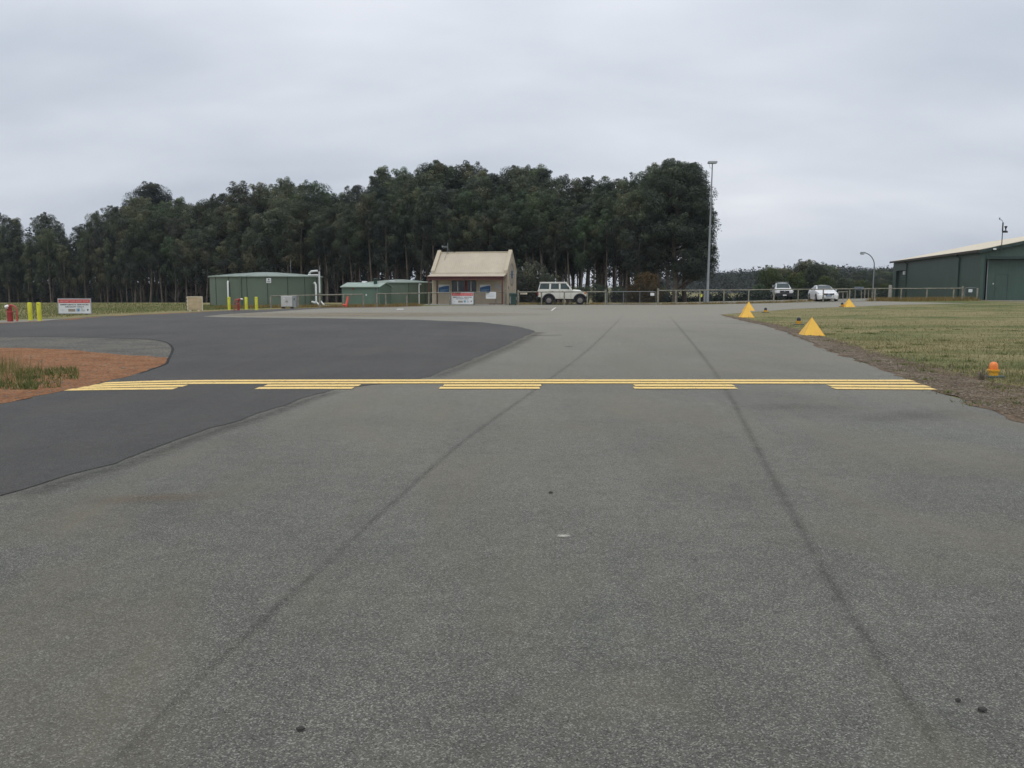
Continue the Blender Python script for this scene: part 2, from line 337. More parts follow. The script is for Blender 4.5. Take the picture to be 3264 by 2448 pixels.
# ------------------------------------------------------------------ mesh helpers
def tag(o, label=None, cat=None, group=None, kind=None):
    if label: o['label'] = label
    if cat: o['category'] = cat
    if group: o['group'] = group
    if kind: o['kind'] = kind
    return o
def thing(name, loc, rz, label, cat, group=None):
    o = bpy.data.objects.new(name, None); COL.objects.link(o); o.empty_display_size = 0.2
    o.location = loc; o.rotation_euler = (0, 0, rz)
    return tag(o, label, cat, group)
def link(name, me, parent=None):
    o = bpy.data.objects.new(name, me); COL.objects.link(o)
    if parent: o.parent = parent
    return o
def copy_tree(o, parent=None):
    c = o.copy(); COL.objects.link(c); c.parent = parent
    for ch in list(o.children): copy_tree(ch, c)
    return c
class MB:
    def __init__(s): s.v = []; s.f = []
    def add(s, vs, fs):
        b = len(s.v); s.v += [tuple(v) for v in vs]; s.f += [tuple(b + i for i in f) for f in fs]; return s
    def box(s, x0, x1, y0, y1, z0, z1):
        return s.add([(x0, y0, z0), (x1, y0, z0), (x1, y1, z0), (x0, y1, z0), (x0, y0, z1), (x1, y0, z1), (x1, y1, z1), (x0, y1, z1)],
                     [(3, 2, 1, 0), (4, 5, 6, 7), (0, 1, 5, 4), (1, 2, 6, 5), (2, 3, 7, 6), (3, 0, 4, 7)])
    def hexa(s, a, b):
        'two quads (4 points each, counterclockwise seen from outside of b) joined'
        return s.add(list(a) + list(b), [(3, 2, 1, 0), (4, 5, 6, 7), (0, 1, 5, 4), (1, 2, 6, 5), (2, 3, 7, 6), (3, 0, 4, 7)])
    def tube(s, path, rad, n=8, cap=True, squash=1.0):
        path = [Vector(p) for p in path]; k = len(path)
        if not isinstance(rad, (list, tuple)): rad = [rad] * k
        vs = []; ref = None
        for i, p in enumerate(path):
            d = (path[min(i + 1, k - 1)] - path[max(i - 1, 0)]).normalized()
            if ref is None:
                ref = Vector((1, 0, 0)) if abs(d.x) < 0.8 else Vector((0, 1, 0))
            u = (ref - d * ref.dot(d)).normalized(); w = d.cross(u); ref = u
            for j in range(n):
                a = 2 * math.pi * j / n
                vs.append(p + (u * math.cos(a) + w * math.sin(a) * squash) * rad[i])
        fs = [(i * n + j, i * n + (j + 1) % n, (i + 1) * n + (j + 1) % n, (i + 1) * n + j) for i in range(k - 1) for j in range(n)]
        if cap: fs += [tuple(reversed(range(n))), tuple(range((k - 1) * n, k * n))]
        return s.add(vs, fs)
    def lathe(s, prof, n=16, c=(0, 0, 0), axis='z'):
        vs = []
        for r, z in prof:
            for j in range(n):
                a = 2 * math.pi * j / n; x, y = r * math.cos(a), r * math.sin(a)
                p = (x, y, z) if axis == 'z' else (x, z, y) if axis == 'y' else (z, x, y)
                vs.append((p[0] + c[0], p[1] + c[1], p[2] + c[2]))
        k = len(prof)
        fs = [(i * n + j, i * n + (j + 1) % n, (i + 1) * n + (j + 1) % n, (i + 1) * n + j) for i in range(k - 1) for j in range(n)]
        fs += [tuple(reversed(range(n))), tuple(range((k - 1) * n, k * n))]
        return s.add(vs, fs)
    def prism(s, poly, y0, y1, plane='xz'):
        n = len(poly)
        if plane == 'xz': a = [(p[0], y0, p[1]) for p in poly]; b = [(p[0], y1, p[1]) for p in poly]
        elif plane == 'yz': a = [(y0, p[0], p[1]) for p in poly]; b = [(y1, p[0], p[1]) for p in poly]
        else: a = [(p[0], p[1], y0) for p in poly]; b = [(p[0], p[1], y1) for p in poly]
        return s.add(a + b, [tuple(range(n)), tuple(reversed(range(n, 2 * n)))] + [(i, i + n, (i + 1) % n + n, (i + 1) % n) for i in range(n)])
    def build(s, name, mat, parent=None, smooth=False, bevel=0, seg=1):
        bm = bmesh.new(); vs = [bm.verts.new(v) for v in s.v]
        for f in s.f:
            try: bm.faces.new([vs[i] for i in f])
            except ValueError: pass
        bmesh.ops.recalc_face_normals(bm, faces=bm.faces)
        if bevel:
            es = [e for e in bm.edges if e.is_manifold and e.calc_face_angle(0) > 0.5]
            bmesh.ops.bevel(bm, geom=es, offset=bevel, segments=seg, affect='EDGES', profile=0.5)
        me = bpy.data.meshes.new(name); bm.to_mesh(me); bm.free()
        if smooth:
            me.shade_smooth()
            if hasattr(me, 'set_sharp_from_angle'): me.set_sharp_from_angle(angle=R(38))
        me.materials.append(MATS[mat])
        return link(name, me, parent)
def soup(name, V, F, mats, parent=None, tint=None, midx=None, smooth=False, nrm=None):
    'fast mesh from numpy arrays; F is an (m, k) array'
    V = np.asarray(V, dtype=np.float32); F = np.asarray(F, dtype=np.int32); m, k = F.shape
    me = bpy.data.meshes.new(name); me.vertices.add(len(V)); me.vertices.foreach_set('co', V.ravel())
    me.loops.add(m * k); me.loops.foreach_set('vertex_index', F.ravel())
    me.polygons.add(m); me.polygons.foreach_set('loop_start', np.arange(0, m * k, k, dtype=np.int32))
    if midx is not None: me.polygons.foreach_set('material_index', np.asarray(midx, dtype=np.int32))
    if tint is not None:
        at_ = me.attributes.new('tint', 'FLOAT', 'POINT'); at_.data.foreach_set('value', np.asarray(tint, dtype=np.float32))
    me.update(calc_edges=True); me.validate()
    if nrm is not None: me.shade_smooth(); me.normals_split_custom_set_from_vertices(np.asarray(nrm, dtype=np.float32).tolist())
    for q in mats: me.materials.append(MATS[q])
    return link(name, me, parent)
FONTC = {}
def text(s, w, h, mat, parent, loc, rot=(math.pi / 2, 0, 0), name='lettering'):
    key = (s, round(w, 3), round(h, 3), mat)
    if key not in FONTC:
        cu = bpy.data.curves.new('t', 'FONT'); cu.body = s; cu.align_x = 'CENTER'; cu.align_y = 'CENTER'; cu.resolution_u = 2; cu.offset = 0.028
        ob = bpy.data.objects.new('t', cu); COL.objects.link(ob); dg = bpy.context.evaluated_depsgraph_get(); dg.update()
        me = bpy.data.meshes.new_from_object(ob.evaluated_get(dg)); bpy.data.objects.remove(ob)
        co = np.array([v.co[:] for v in me.vertices]); lo, hi = co.min(0), co.max(0)
        for v in me.vertices:
            v.co.x = (v.co.x - (lo[0] + hi[0]) / 2) * w / (hi[0] - lo[0]); v.co.y = (v.co.y - (lo[1] + hi[1]) / 2) * h / (hi[1] - lo[1])
        me.materials.clear(); me.materials.append(MATS[mat]); FONTC[key] = me
    o = link(name, FONTC[key], parent); o.location = loc; o.rotation_euler = rot; return o

# ------------------------------------------------------------------ ground
def axis_grid(lo, hi, fine_lo, fine_hi, step, grow=1.25):
    a = list(np.arange(fine_lo, fine_hi + 1e-6, step)); s = step; x = a[-1]
    while x < hi: s *= grow; x += s; a.append(x)
    s = step; x = a[0]; pre = []
    while x > lo: s *= grow; x -= s; pre.append(x)
    return np.array(pre[::-1] + a)
def make_ground():
    xs = axis_grid(-2500, 2500, -110, 90, 2.0); ys = axis_grid(-600, 4000, -14, 170, 2.0)
    V = np.array([(x, y, H(x, y)) for y in ys for x in xs]); nx, ny = len(xs), len(ys)
    i = np.arange(nx - 1)[None, :] + nx * np.arange(ny - 1)[:, None]; i = i.ravel()
    F = np.stack([i, i + 1, i + 1 + nx, i + nx], 1)
    o = soup('ground', V, F, ['grass_ground']); o.data.shade_smooth(); tag(o, kind='structure')
make_ground()

def densify(pts, step, jit, seed, closed=True):
    out = []; n = len(pts); rng = n if closed else n - 1
    for i in range(rng):
        a, b = Vector(pts[i][:2]), Vector(pts[(i + 1) % n][:2]); L = (b - a).length; k = max(1, int(L / step))
        nrm = Vector((-(b - a).y, (b - a).x)).normalized() if L > 1e-6 else Vector((0, 0))
        for j in range(k):
            p = a + (b - a) * (j / k)
            d = noise.noise(Vector((p.x * 1.3, p.y * 1.3, seed))) * jit + noise.noise(Vector((p.x * 5, p.y * 5, seed + 9))) * jit * 0.6
            out.append(p + nrm * d)
    if not closed: out.append(Vector(pts[-1][:2]))
    return out
def spline(pts, k=4):
    'Catmull-Rom through world points (open)'
    q = [Vector(p[:2]) for p in pts]; q = [q[0] * 2 - q[1]] + q + [q[-1] * 2 - q[-2]]; out = []
    for i in range(1, len(q) - 2):
        for j in range(k):
            t_ = j / k; a, b, c, d = q[i - 1], q[i], q[i + 1], q[i + 2]
            out.append(0.5 * ((2 * b) + (c - a) * t_ + (2 * a - 5 * b + 4 * c - d) * t_ ** 2 + (3 * b - a - 3 * c + d) * t_ ** 3))
    out.append(q[-2]); return out
def inside(poly, x, y):
    c = False; n = len(poly); j = n - 1
    for i in range(n):
        xi, yi = poly[i][0], poly[i][1]; xj, yj = poly[j][0], poly[j][1]
        if (yi > y) != (yj > y) and x < (xj - xi) * (y - yi) / (yj - yi + 1e-12) + xi: c = not c
        j = i
    return c
def sheet(name, poly, zoff, mat, step=0.5, jit=0.04, seed=1, grid=3.0, parent=None, skirt=0.0):
    b = densify(poly, step, jit, seed)
    xs = [p.x for p in b]; ys = [p.y for p in b]; vs = [Vector((p.x, p.y)) for p in b]; nb = len(b)
    x = math.floor(min(xs) / grid) * grid + 0.013
    bl = [(p.x, p.y) for p in b]
    while x < max(xs):
        y = math.floor(min(ys) / grid) * grid + 0.017
        while y < max(ys):
            if inside(bl, x, y): vs.append(Vector((x, y)))
            y += grid
        x += grid
    co, ed, fa, ov, oe, of = delaunay_2d_cdt(vs, [], [list(range(nb))], 1, 1e-5)
    V = [(p.x, p.y, H(p.x, p.y) + zoff) for p in co]
    me = bpy.data.meshes.new(name); me.from_pydata(V, [], [tuple(f) for f in fa]); me.update()
    bm = bmesh.new(); bm.from_mesh(me)
    for f in bm.faces:
        f.normal_update()
        if f.normal.z < 0: f.normal_flip()
    if skirt:
        r = bmesh.ops.extrude_edge_only(bm, edges=[e for e in bm.edges if e.is_boundary])
        for v in [g for g in r['geom'] if isinstance(g, bmesh.types.BMVert)]: v.co.z -= skirt
    bm.to_mesh(me); bm.free(); me.materials.append(MATS[mat])
    o = link(name, me, parent)
    if parent is None: tag(o, kind='structure')
    return o
def strip(name, pts, width, zoff, mat, parent=None, k=6):
    'narrow coat along a path of world points, width a number or list'
    q = spline(pts, k); n = len(q); V = []; UV = []; F = []
    for i, p in enumerate(q):
        d = (q[min(i + 1, n - 1)] - q[max(i - 1, 0)]).normalized(); s = Vector((-d.y, d.x)); f = i / (n - 1)
        w = width if not isinstance(width, (list, tuple)) else width[0] + (width[1] - width[0]) * f
        w *= 1 + 0.18 * noise.noise(Vector((p.x * 0.9, p.y * 0.9, 3.3)))
        for sd in (-0.5, 0.5):
            a = p + s * sd * w; V.append((a.x, a.y, H(a.x, a.y) + zoff)); UV.append((sd + 0.5, f))
    F = [(2 * i, 2 * i + 1, 2 * i + 3, 2 * i + 2) for i in range(n - 1)]
    me = bpy.data.meshes.new(name); me.from_pydata(V, [], F); uv = me.uv_layers.new(name='UVMap')
    for l in me.loops: uv.data[l.index].uv = UV[l.vertex_index]
    me.materials.append(MATS[mat]); o = link(name, me, parent)
    if parent is None: tag(o, kind='structure')
    return o
def blob(name, px, py, rx, ry, zoff, mat, parent, rot=0.0):
    c = P(px, py); V = []; UV = []; n = 6
    for j in range(n + 1):
        for i in range(n + 1):
            u, v = i / n, j / n; x = (u - 0.5) * 2 * rx; y = (v - 0.5) * 2 * ry
            X = c.x + x * math.cos(rot) - y * math.sin(rot); Y = c.y + x * math.sin(rot) + y * math.cos(rot)
            V.append((X, Y, H(X, Y) + zoff)); UV.append((u, v))
    F = [(j * (n + 1) + i, j * (n + 1) + i + 1, (j + 1) * (n + 1) + i + 1, (j + 1) * (n + 1) + i) for j in range(n) for i in range(n)]
    me = bpy.data.meshes.new(name); me.from_pydata(V, [], F); uv = me.uv_layers.new(name='UVMap')
    for l in me.loops: uv.data[l.index].uv = UV[l.vertex_index]
    me.materials.append(MATS[mat]); return link(name, me, parent)
def PP(l): return [P(*q).xy for q in l]

right_edge = PP([(3264, 1344), (3100, 1287), (2977, 1243), (2873, 1199), (2759, 1158), (2655, 1121.6), (2550, 1076), (2478, 1049), (2432, 1036), (2364, 1021.7), (2319, 1010), (2298, 1003)])
lawn_top = PP([(2298, 1003), (2345, 999), (2401, 994.5), (2532, 985), (2682, 978.6), (2850, 972), (3077, 967.5), (3264, 965.5)])
e0, e1 = Vector(right_edge[0]), Vector(right_edge[1]); back = (e0 - e1).normalized()
near_r = [e0 + back * 25 + Vector((6, 0)), e0 + back * 9]
fence_tab = [(860, 66), (1100, 68.5), (1165, 69), (1200, 69.5), (1370, 74), (1612, 76.5), (1680, 77), (1930, 77), (2097, 77), (2500, 77), (2788, 75), (3067, 73), (3120, 73.2)]
def FY(px): return lerp(fence_tab, px)
# old grey taxiway and apron: one sheet, from behind the camera to the fence
apron = [Vector((-60, -12)), Vector((14 + 14, -12))] if False else None
far_edge = [GX(p, FY(p) + 0.6).xy for p in (2800, 2600, 2400, 2100, 1930, 1700, 1612)] + [GX(1500, 75.6).xy, GX(1400, 74.6).xy] + PP([(1345, 976.5), (1240, 979), (1100, 980.5), (1024, 982), (951, 986.5)])
apron_poly = ([Vector((-45, -12)), Vector((near_r[0].x, -12))] + near_r + right_edge + lawn_top[1:] +
              [GX(3290, 63.5).xy, GX(3080, 65).xy, GX(2950, 69).xy] + far_edge + PP([(865, 993), (731, 1000), (600, 1004)]) + [Vector((-32, 30)), Vector((-45, 20))])
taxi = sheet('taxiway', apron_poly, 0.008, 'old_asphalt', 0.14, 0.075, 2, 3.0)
# newer dark asphalt: the loop road that joins from the left
de = PP([(0, 1589), (163, 1534), (353, 1480), (461, 1442), (597, 1393), (732, 1350), (868, 1306.5), (977, 1268), (1074, 1241), (1335, 1213), (1476, 1158), (1594, 1110), (1690, 1066), (1707, 1059), (1690, 1051), (1653, 1042), (1535, 1028), (1328, 1020), (1033, 1015), (708, 1011.5)])
wedge = PP([(645, 1009.5), (700, 1003.5), (731, 1001), (865, 994), (951, 988), (1024, 984), (1090, 981)])
top = PP([(1024, 981), (902, 985), (829, 988.5), (731, 990), (640, 994.5), (597, 997), (447, 1003), (298, 1010), (194, 1018), (134, 1024), (0, 1030.5)])
dl = (Vector(de[0]) - Vector(de[1])).normalized(); tl = (Vector(top[-1]) - Vector(top[-2])).normalized()
i_up = PP([(0, 1076.6), (149, 1075), (298, 1078), (447, 1082), (507, 1087), (537, 1097), (550, 1112), (547, 1127), (537, 1148), (528, 1163), (492, 1177), (432, 1198), (358, 1218), (290, 1233), (215, 1247), (119, 1267), (0, 1291)])
il0 = (Vector(i_up[0]) - Vector(i_up[1])).normalized(); il1 = (Vector(i_up[-1]) - Vector(i_up[-2])).normalized()
dark_poly = ([Vector(de[0]) + dl * 14, Vector(de[0]) + dl * 5] + de + wedge + top + [Vector(top[-1]) + tl * 25] +
             [Vector(i_up[0]) + Vector((-40, -6)), Vector(i_up[0]) + Vector((-12, -0.5))] + i_up + [Vector(i_up[-1]) + il1 * 6, Vector(i_up[-1]) + il1 * 22])
dark = sheet('loop_road', dark_poly, 0.0135, 'new_asphalt', 0.16, 0.075, 5, 3.0)
# island between the arms of the loop road: old grey seal, then red dirt
isl = [Vector(i_up[0]) + Vector((-36, -6)), Vector(i_up[0]) + Vector((-12, -0.4))] + i_up + [Vector(i_up[-1]) + il1 * 6, Vector(i_up[-1]) + il1 * 20]
sheet('old_seal', isl, 0.012, 'grey_seal', 0.4, 0.03, 6, 2.5)
red_top = PP([(537, 1150), (507, 1138), (418, 1135), (328, 1128), (254, 1119), (149, 1113), (0, 1110)])
red_bot = PP([(0, 1290.5), (119, 1266), (215, 1246), (290, 1232), (358, 1216), (432, 1196), (492, 1174), (530, 1158)])
red = ([Vector(red_top[-1]) + Vector((-30, 2)), Vector(red_bot[0]) + il1 * 18] + red_bot + red_top)
red_sheet = sheet('red_dirt_island', red, 0.0165, 'red_dirt', 0.18, 0.16, 7, 2.0)
# gravel verge along the right edge of the taxiway
vg = []
wid = [(0, 2.2), (3, 2.0), (6, 1.5), (9, 1.15), (14, 1.0), (20, 0.8), (40, 0.5)]
acc = 0; outer = []; e_line = [near_r[1]] + right_edge
for i, p in enumerate(e_line):
    p = Vector(p)
    if i: acc += (p - Vector(e_line[i - 1])).length
    q = Vector(e_line[min(i + 1, len(e_line) - 1)]) - Vector(e_line[max(i - 1, 0)]); q = Vector((q.y, -q.x)).normalized()
    outer.append(p + q * lerp(wid, max(0, acc - 6)))
sheet('gravel_verge', [Vector(p) + Vector((-0.06, 0)) for p in e_line] + outer[::-1][1:], 0.013, 'brown_gravel', 0.2, 0.22, 8, 2.0)
# bare earth strip behind the loop road and dry soil along the fence
sheet('earth_verge', [Vector(p) + Vector((0.3, -0.3)) for p in top[3:]] + [Vector(top[-1]) + tl * 14, Vector(top[-1]) + tl * 14 + Vector((0.6, 2.4))] + [Vector(p) + Vector((0.5, 2.2)) for p in top[3:][::-1]], 0.014, 'red_dirt', 0.4, 0.35, 11, 2.5)
sheet('fence_soil', PP([(1342, 977), (1240, 980), (1110, 982), (1040, 983)]) + [GX(1040, 70.5).xy, GX(1150, 72).xy, GX(1340, 75.0).xy], 0.012, 'brown_gravel', 0.4, 0.3, 12, 2.5)
sheet('car_park', [GX(1640, 78.5).xy, GX(2100, 78).xy, GX(2500, 78).xy, GX(2790, 76.5).xy, GX(2830, 84).xy, GX(2700, 100).xy, GX(2420, 104).xy, GX(2100, 84).xy, GX(1640, 82).xy], 0.011, 'apron_gravel', 0.8, 0.3, 13, 3.0)
sheet('hangar_apron', [GX(3118, 72.2).xy, GX(3320, 66).xy, GX(3700, 63).xy, GX(3700, 74).xy, GX(3118, 74.4).xy], 0.012, 'apron_gravel', 0.8, 0.15, 14, 3.0)

# seams, stains and markings are parts of the taxiway and of the loop road
strip('seam', PP([(330, 2470), (636, 2171), (1085, 1759), (1480, 1408), (1722, 1232), (1895, 1098), (1990, 1003)]), [0.05, 0.14], 0.0125, 'seam_coat', taxi)
strip('seam', PP([(3030, 2470), (2877, 2213), (2656, 1874), (2450, 1501), (2305, 1230), (2215, 1105), (2130, 1003)]), [0.065, 0.16], 0.0125, 'seam_coat', taxi)
strip('worn_edge', [Vector(p) + Vector((0.10, -0.02)) for p in PP([(0, 1597), (163, 1541), (353, 1486), (461, 1448), (597, 1398), (732, 1354), (868, 1310), (977, 1271), (1074, 1243)])], [0.34, 0.42], 0.0122, 'edge_bleed', taxi)
strip('worn_edge', [Vector(p) + Vector((0.18, 0)) for p in PP([(1335, 1213), (1476, 1158), (1594, 1110), (1690, 1066), (1707, 1059)])], 0.6, 0.0122, 'edge_bleed', taxi)
strip('cut_joint', PP([(1690, 1071), (1740, 1070), (1793, 1069)]), 0.16, 0.0126, 'crack_coat', taxi)
strip('cut_joint', PP([(1800, 1106), (1824, 1105.5)]), 0.14, 0.0126, 'crack_coat', taxi)
strip('broken_edge', [Vector(p) for p in i_up[:12]], 0.075, 0.0185, 'crack_coat', dark)
blob('stain', 490, 1592, 0.55, 0.2, 0.0124, 'rust_stain', taxi, 0.2)
blob('stain', 1730, 985.5, 1.6, 2.6, 0.0124, 'rust_stain', taxi, 0.4)
blob('stain', 2500, 1300, 1.0, 0.6, 0.0124, 'oil_stain', taxi)
blob('stain', 2380, 1032, 1.6, 0.8, 0.0124, 'oil_stain', taxi)
blob('stain', 2900, 1330, 1.2, 0.5, 0.0124, 'oil_stain', taxi, 0.4)
blob('stain', 1150, 1003, 12, 5, 0.0124, 'sand_wash', taxi, 0.0)
blob('paint_spot', 1797, 1713.5, 0.055, 0.045, 0.0126, 'paint_blob', taxi)

def line_on(name, px0, py0, px1, py1, wpy, mat, parent, z, slant0=0, slant1=0):
    n = 10; V = []
    for i in range(n + 1):
        f = i / n; px = px0 + (px1 - px0) * f; py = py0 + (py1 - py0) * f
        s = slant0 + (slant1 - slant0) * f
        a = P(px - s / 2, py - wpy / 2); b = P(px + s / 2, py + wpy / 2)
        V += [(a.x, a.y, a.z + z), (b.x, b.y, b.z + z)]
    mb = MB(); mb.add(V, [(2 * i, 2 * i + 1, 2 * i + 3, 2 * i + 2) for i in range(n)])
    return mb.build(name, mat, parent)
def world_line(name, pxs, pys, half, mat, parent, z):
    pts = [P(a, b) for a, b in zip(pxs, pys)]; V = []; q = spline([p.xy for p in pts], 5) if len(pts) > 2 else [pts[0].xy.copy(), pts[1].xy.copy()]
    q2 = []
    for i in range(len(q) - 1):
        L_ = (q[i + 1] - q[i]).length; k_ = max(1, int(L_ / 0.03)); q2 += [q[i].lerp(q[i + 1], j / k_) for j in range(k_)]
    q = q2 + [q[-1]]; n = len(q); jr = random.Random(len(pxs) * 7 + int(pxs[0]))
    for i, p in enumerate(q):
        w = half * (1 + 0.05 * noise.noise(Vector((p.x * 2, p.y * 3, 1))))
        V += [(p.x, p.y + w + jr.uniform(-0.007, 0.007), H(p.x, p.y) + z), (p.x, p.y - w + jr.uniform(-0.007, 0.007), H(p.x, p.y) + z)]
    mb = MB(); mb.add(V, [(2 * i, 2 * i + 1, 2 * i + 3, 2 * i + 2) for i in range(n - 1)])
    return mb.build(name, mat, parent)
ZL = 0.0180
hw = 0.13
world_line('marking_line', [326, 420, 500, 660, 1194, 2260, 2909], [1224.6, 1221.0, 1219, 1216.7, 1215.2, 1215.2, 1216.2], hw, 'yellow_line', taxi, ZL)
world_line('marking_line', [292, 400, 500, 660, 1194, 2260, 2925], [1231.8, 1228.2, 1226, 1224.2, 1222.8, 1222.8, 1224.2], hw, 'yellow_line', taxi, ZL)
def row3(px): return lerp([(250, 1238.8), (400, 1234.8), (600, 1232.6), (1000, 1231.3), (2000, 1231.0), (2400, 1231.4), (2980, 1233.8)], px)
def row4(px): return lerp([(210, 1245.5), (400, 1242.8), (600, 1241.0), (1000, 1239.7), (2000, 1239.3), (2400, 1239.5), (2980, 1242.2)], px)
for a, b, c, d in ((256, 591, 217, 559), (846, 1147, 819, 1126), (1414, 1725, 1401, 1720), (2021, 2338, 2020, 2346), (2642, 2957, 2656, 2977)):
    m = (a + b) / 2; world_line('marking_dash', [a, m, b], [row3(a), row3(m), row3(b)], hw, 'yellow_line', taxi, ZL)
    m = (c + d) / 2; world_line('marking_dash', [c, m, d], [row4(c), row4(m), row4(d)], hw, 'yellow_line', taxi, ZL)
def quad_on(name, pts, mat, parent, z):
    V = [P(*p) for p in pts]; mb = MB(); mb.add([(v.x, v.y, v.z + z) for v in V], [tuple(range(len(V)))]); return mb.build(name, mat, parent)
quad_on('painted_mark', [(1755, 990.5), (1760, 990.5), (1773, 980.5), (1770, 980.5)], 'white_line', taxi, 0.0128)
quad_on('painted_mark', [(1264, 986.8), (1286, 986.8), (1286, 985), (1266, 985)], 'white_line', taxi, 0.0128)

# ------------------------------------------------------------------ grass
def blades(name, pts, hrange, wrange, mat, seed, lean=0.5, tint=None, parent=None, label=None, zoff=0.0, two=False):
    rs = np.random.RandomState(seed); pts = np.asarray(pts); n = len(pts)
    z = np.array([H(x, y) for x, y in pts]) + zoff
    h = rs.uniform(*hrange, n); w = rs.uniform(*wrange, n); a = rs.uniform(0, 2 * np.pi, n); l = rs.uniform(0, lean, n) * h; b = rs.uniform(0, 2 * np.pi, n)
    dx, dy = np.cos(a) * w / 2, np.sin(a) * w / 2
    base1 = np.stack([pts[:, 0] - dx, pts[:, 1] - dy, z - 0.01], 1); base2 = np.stack([pts[:, 0] + dx, pts[:, 1] + dy, z - 0.01], 1)
    tip = np.stack([pts[:, 0] + np.cos(b) * l, pts[:, 1] + np.sin(b) * l, z + h], 1)
    V = np.empty((n * 3, 3)); V[0::3] = base1; V[1::3] = base2; V[2::3] = tip
    F = np.arange(n * 3).reshape(n, 3)
    tt = np.repeat(rs.uniform(0, 1, n) if tint is None else tint, 3)
    o = soup(name, V, F, [mat], parent, tt)
    if parent is None: tag(o, label, 'grass', kind='stuff')
    return o
rs = np.random.RandomState(4)
e_arr = np.array([(p[0], p[1]) for p in [near_r[1]] + right_edge])
def edge_x(y):
    return np.interp(y, e_arr[:, 1], e_arr[:, 0])
lt = np.array([(p[0], p[1]) for p in lawn_top]); lt = lt[np.argsort(lt[:, 0])]
def in_lawn(x, y):
    return (x > edge_x(y) + 0.12) & (y < np.interp(x, lt[:, 0], lt[:, 1]) - 0.3)
def gen_lawn():
    pts = []; 
    for y0, y1, dens, xr in ((7, 12, 350, 9), (12, 18, 420, 9), (18, 27, 190, 13), (27, 40, 70, 22), (40, 62, 22, 36)):
        n = int((y1 - y0) * xr * dens); y = rs.uniform(y0, y1, n); x = edge_x(y) + rs.uniform(0.1, xr, n)
        ok = in_lawn(x, y); d = x - edge_x(y); lim = np.interp(y, [8, 14, 20, 30], [1.9, 1.2, 0.7, 0.35])
        cl = np.array([noise.noise(Vector((a * 1.1, b * 1.1, 2.2))) for a, b in zip(x, y)])
        keep = ok & ((d > lim * (0.75 + 0.9 * cl)) | (rs.uniform(0, 1, n) < 0.06)) & (rs.uniform(0, 1, n) < 0.72 + 0.55 * cl)
        pts.append(np.stack([x[keep], y[keep]], 1))
    return np.concatenate(pts)
lawn = gen_lawn()
blades('lawn_grass', lawn, (0.025, 0.085), (0.010, 0.026), 'lawn_blade', 5, 0.9, label='mown green and straw coloured grass on the right of the taxiway')
def tufts(spots, per, rad, seed):
    r = np.random.RandomState(seed); out = []
    for x, y, s in spots:
        n = int(per * s); a = r.uniform(0, 6.283, n); q = np.abs(r.normal(0, rad * s, n)); out.append(np.stack([x + np.cos(a) * q, y + np.sin(a) * q], 1))
    return np.concatenate(out)
wr = random.Random(8)
weeds = []
for px, py, s in ((2690, 1122, 1.3), (2800, 1155, 1.0), (2945, 1212, 1.2), (2850, 1110, 1.4), (2860, 1125, 1.0), (2960, 1150, 1.2), (3020, 1255, 0.8), (3180, 1240, 1.3), (3120, 1290, 0.9), (2930, 1100, 1.0), (3060, 1175, 1.2), (3200, 1130, 1.1), (2640, 1066, 1.2), (2610, 1045, 1.3), (2780, 1065, 1.0), (3240, 1290, 1.2), (3150, 1195, 1.0), (2870, 1185, 0.7)):
    v = P(px, py); weeds.append((v.x, v.y, s))
for _ in range(60):
    y = wr.uniform(11, 34); x = float(edge_x(y)) + wr.uniform(0.5, 11); weeds.append((x, y, wr.uniform(0.3, 0.9)))
blades('weed_clumps', tufts(weeds, 90, 0.22, 3), (0.02, 0.065), (0.012, 0.03), 'green_blade', 9, 1.3, tint=np.random.RandomState(2).uniform(0.1, 0.6, len(tufts(weeds, 90, 0.22, 3))), label='low green weed clumps scattered through the mown grass and gravel verge')
# tall grass on the red island at the left edge
def island_grass():
    r = np.random.RandomState(12); T = []; Lw = []
    for px0, px1, py0, py1, n, tall in ((-260, 70, 1165, 1243, 1000, 1), (-200, 140, 1175, 1225, 500, 1), (60, 250, 1180, 1215, 1500, 0), (60, 200, 1200, 1240, 500, 0), (-40, 120, 1225, 1246, 900, 0)):
        for _ in range(n):
            p = P(r.uniform(px0, px1), r.uniform(py0, py1))
            if noise.noise(Vector((p.x * 1.7, p.y * 1.7, 5))) < -0.12 and r.rand() < 0.8: continue
            (T if tall else Lw).append((p.x, p.y))
    o = blades('tall_grass', T, (0.10, 0.42), (0.006, 0.012), 'green_blade', 13, 0.7, tint=np.random.RandomState(6).beta(3.0, 2.0, len(T)), label='tall green and straw grass clump growing on the red dirt at left', zoff=0.017)
    o = blades('low_grass', Lw, (0.03, 0.13), (0.01, 0.022), 'green_blade', 14, 0.9, label='sparse low grass beside the tall clump on the red dirt', zoff=0.017)
island_grass()
def band(pts_px, n, spread, seed):
    r = np.random.RandomState(seed); out = []
    L = [GX(*q) for q in pts_px]
    for _ in range(n):
        i = r.randint(len(L) - 1); f = r.rand(); p = L[i].lerp(L[i + 1], f); y = p.y + r.normal(0, spread); x = p.x + r.normal(0, spread * 0.4)
        if noise.noise(Vector((x * 0.5, y * 0.5, seed))) > -0.18 or r.rand() < 0.25: out.append((x, y))
    return out
blades('fence_grass', band([(700, 65.5), (870, 67), (1100, 69.5), (1230, 71), (1340, 74.6)], 9000, 0.6, 21), (0.08, 0.32), (0.015, 0.04), 'dry_blade', 22, 0.6, label='dry golden grass along the fence in front of the green tanks')
blades('verge_grass', band([(2110, 78.2), (2300, 78.4), (2500, 78.6), (2640, 82)], 6000, 0.35, 23), (0.05, 0.28), (0.015, 0.04), 'dry_blade', 24, 0.6, label='dry grass under the fence beside the tall light mast')
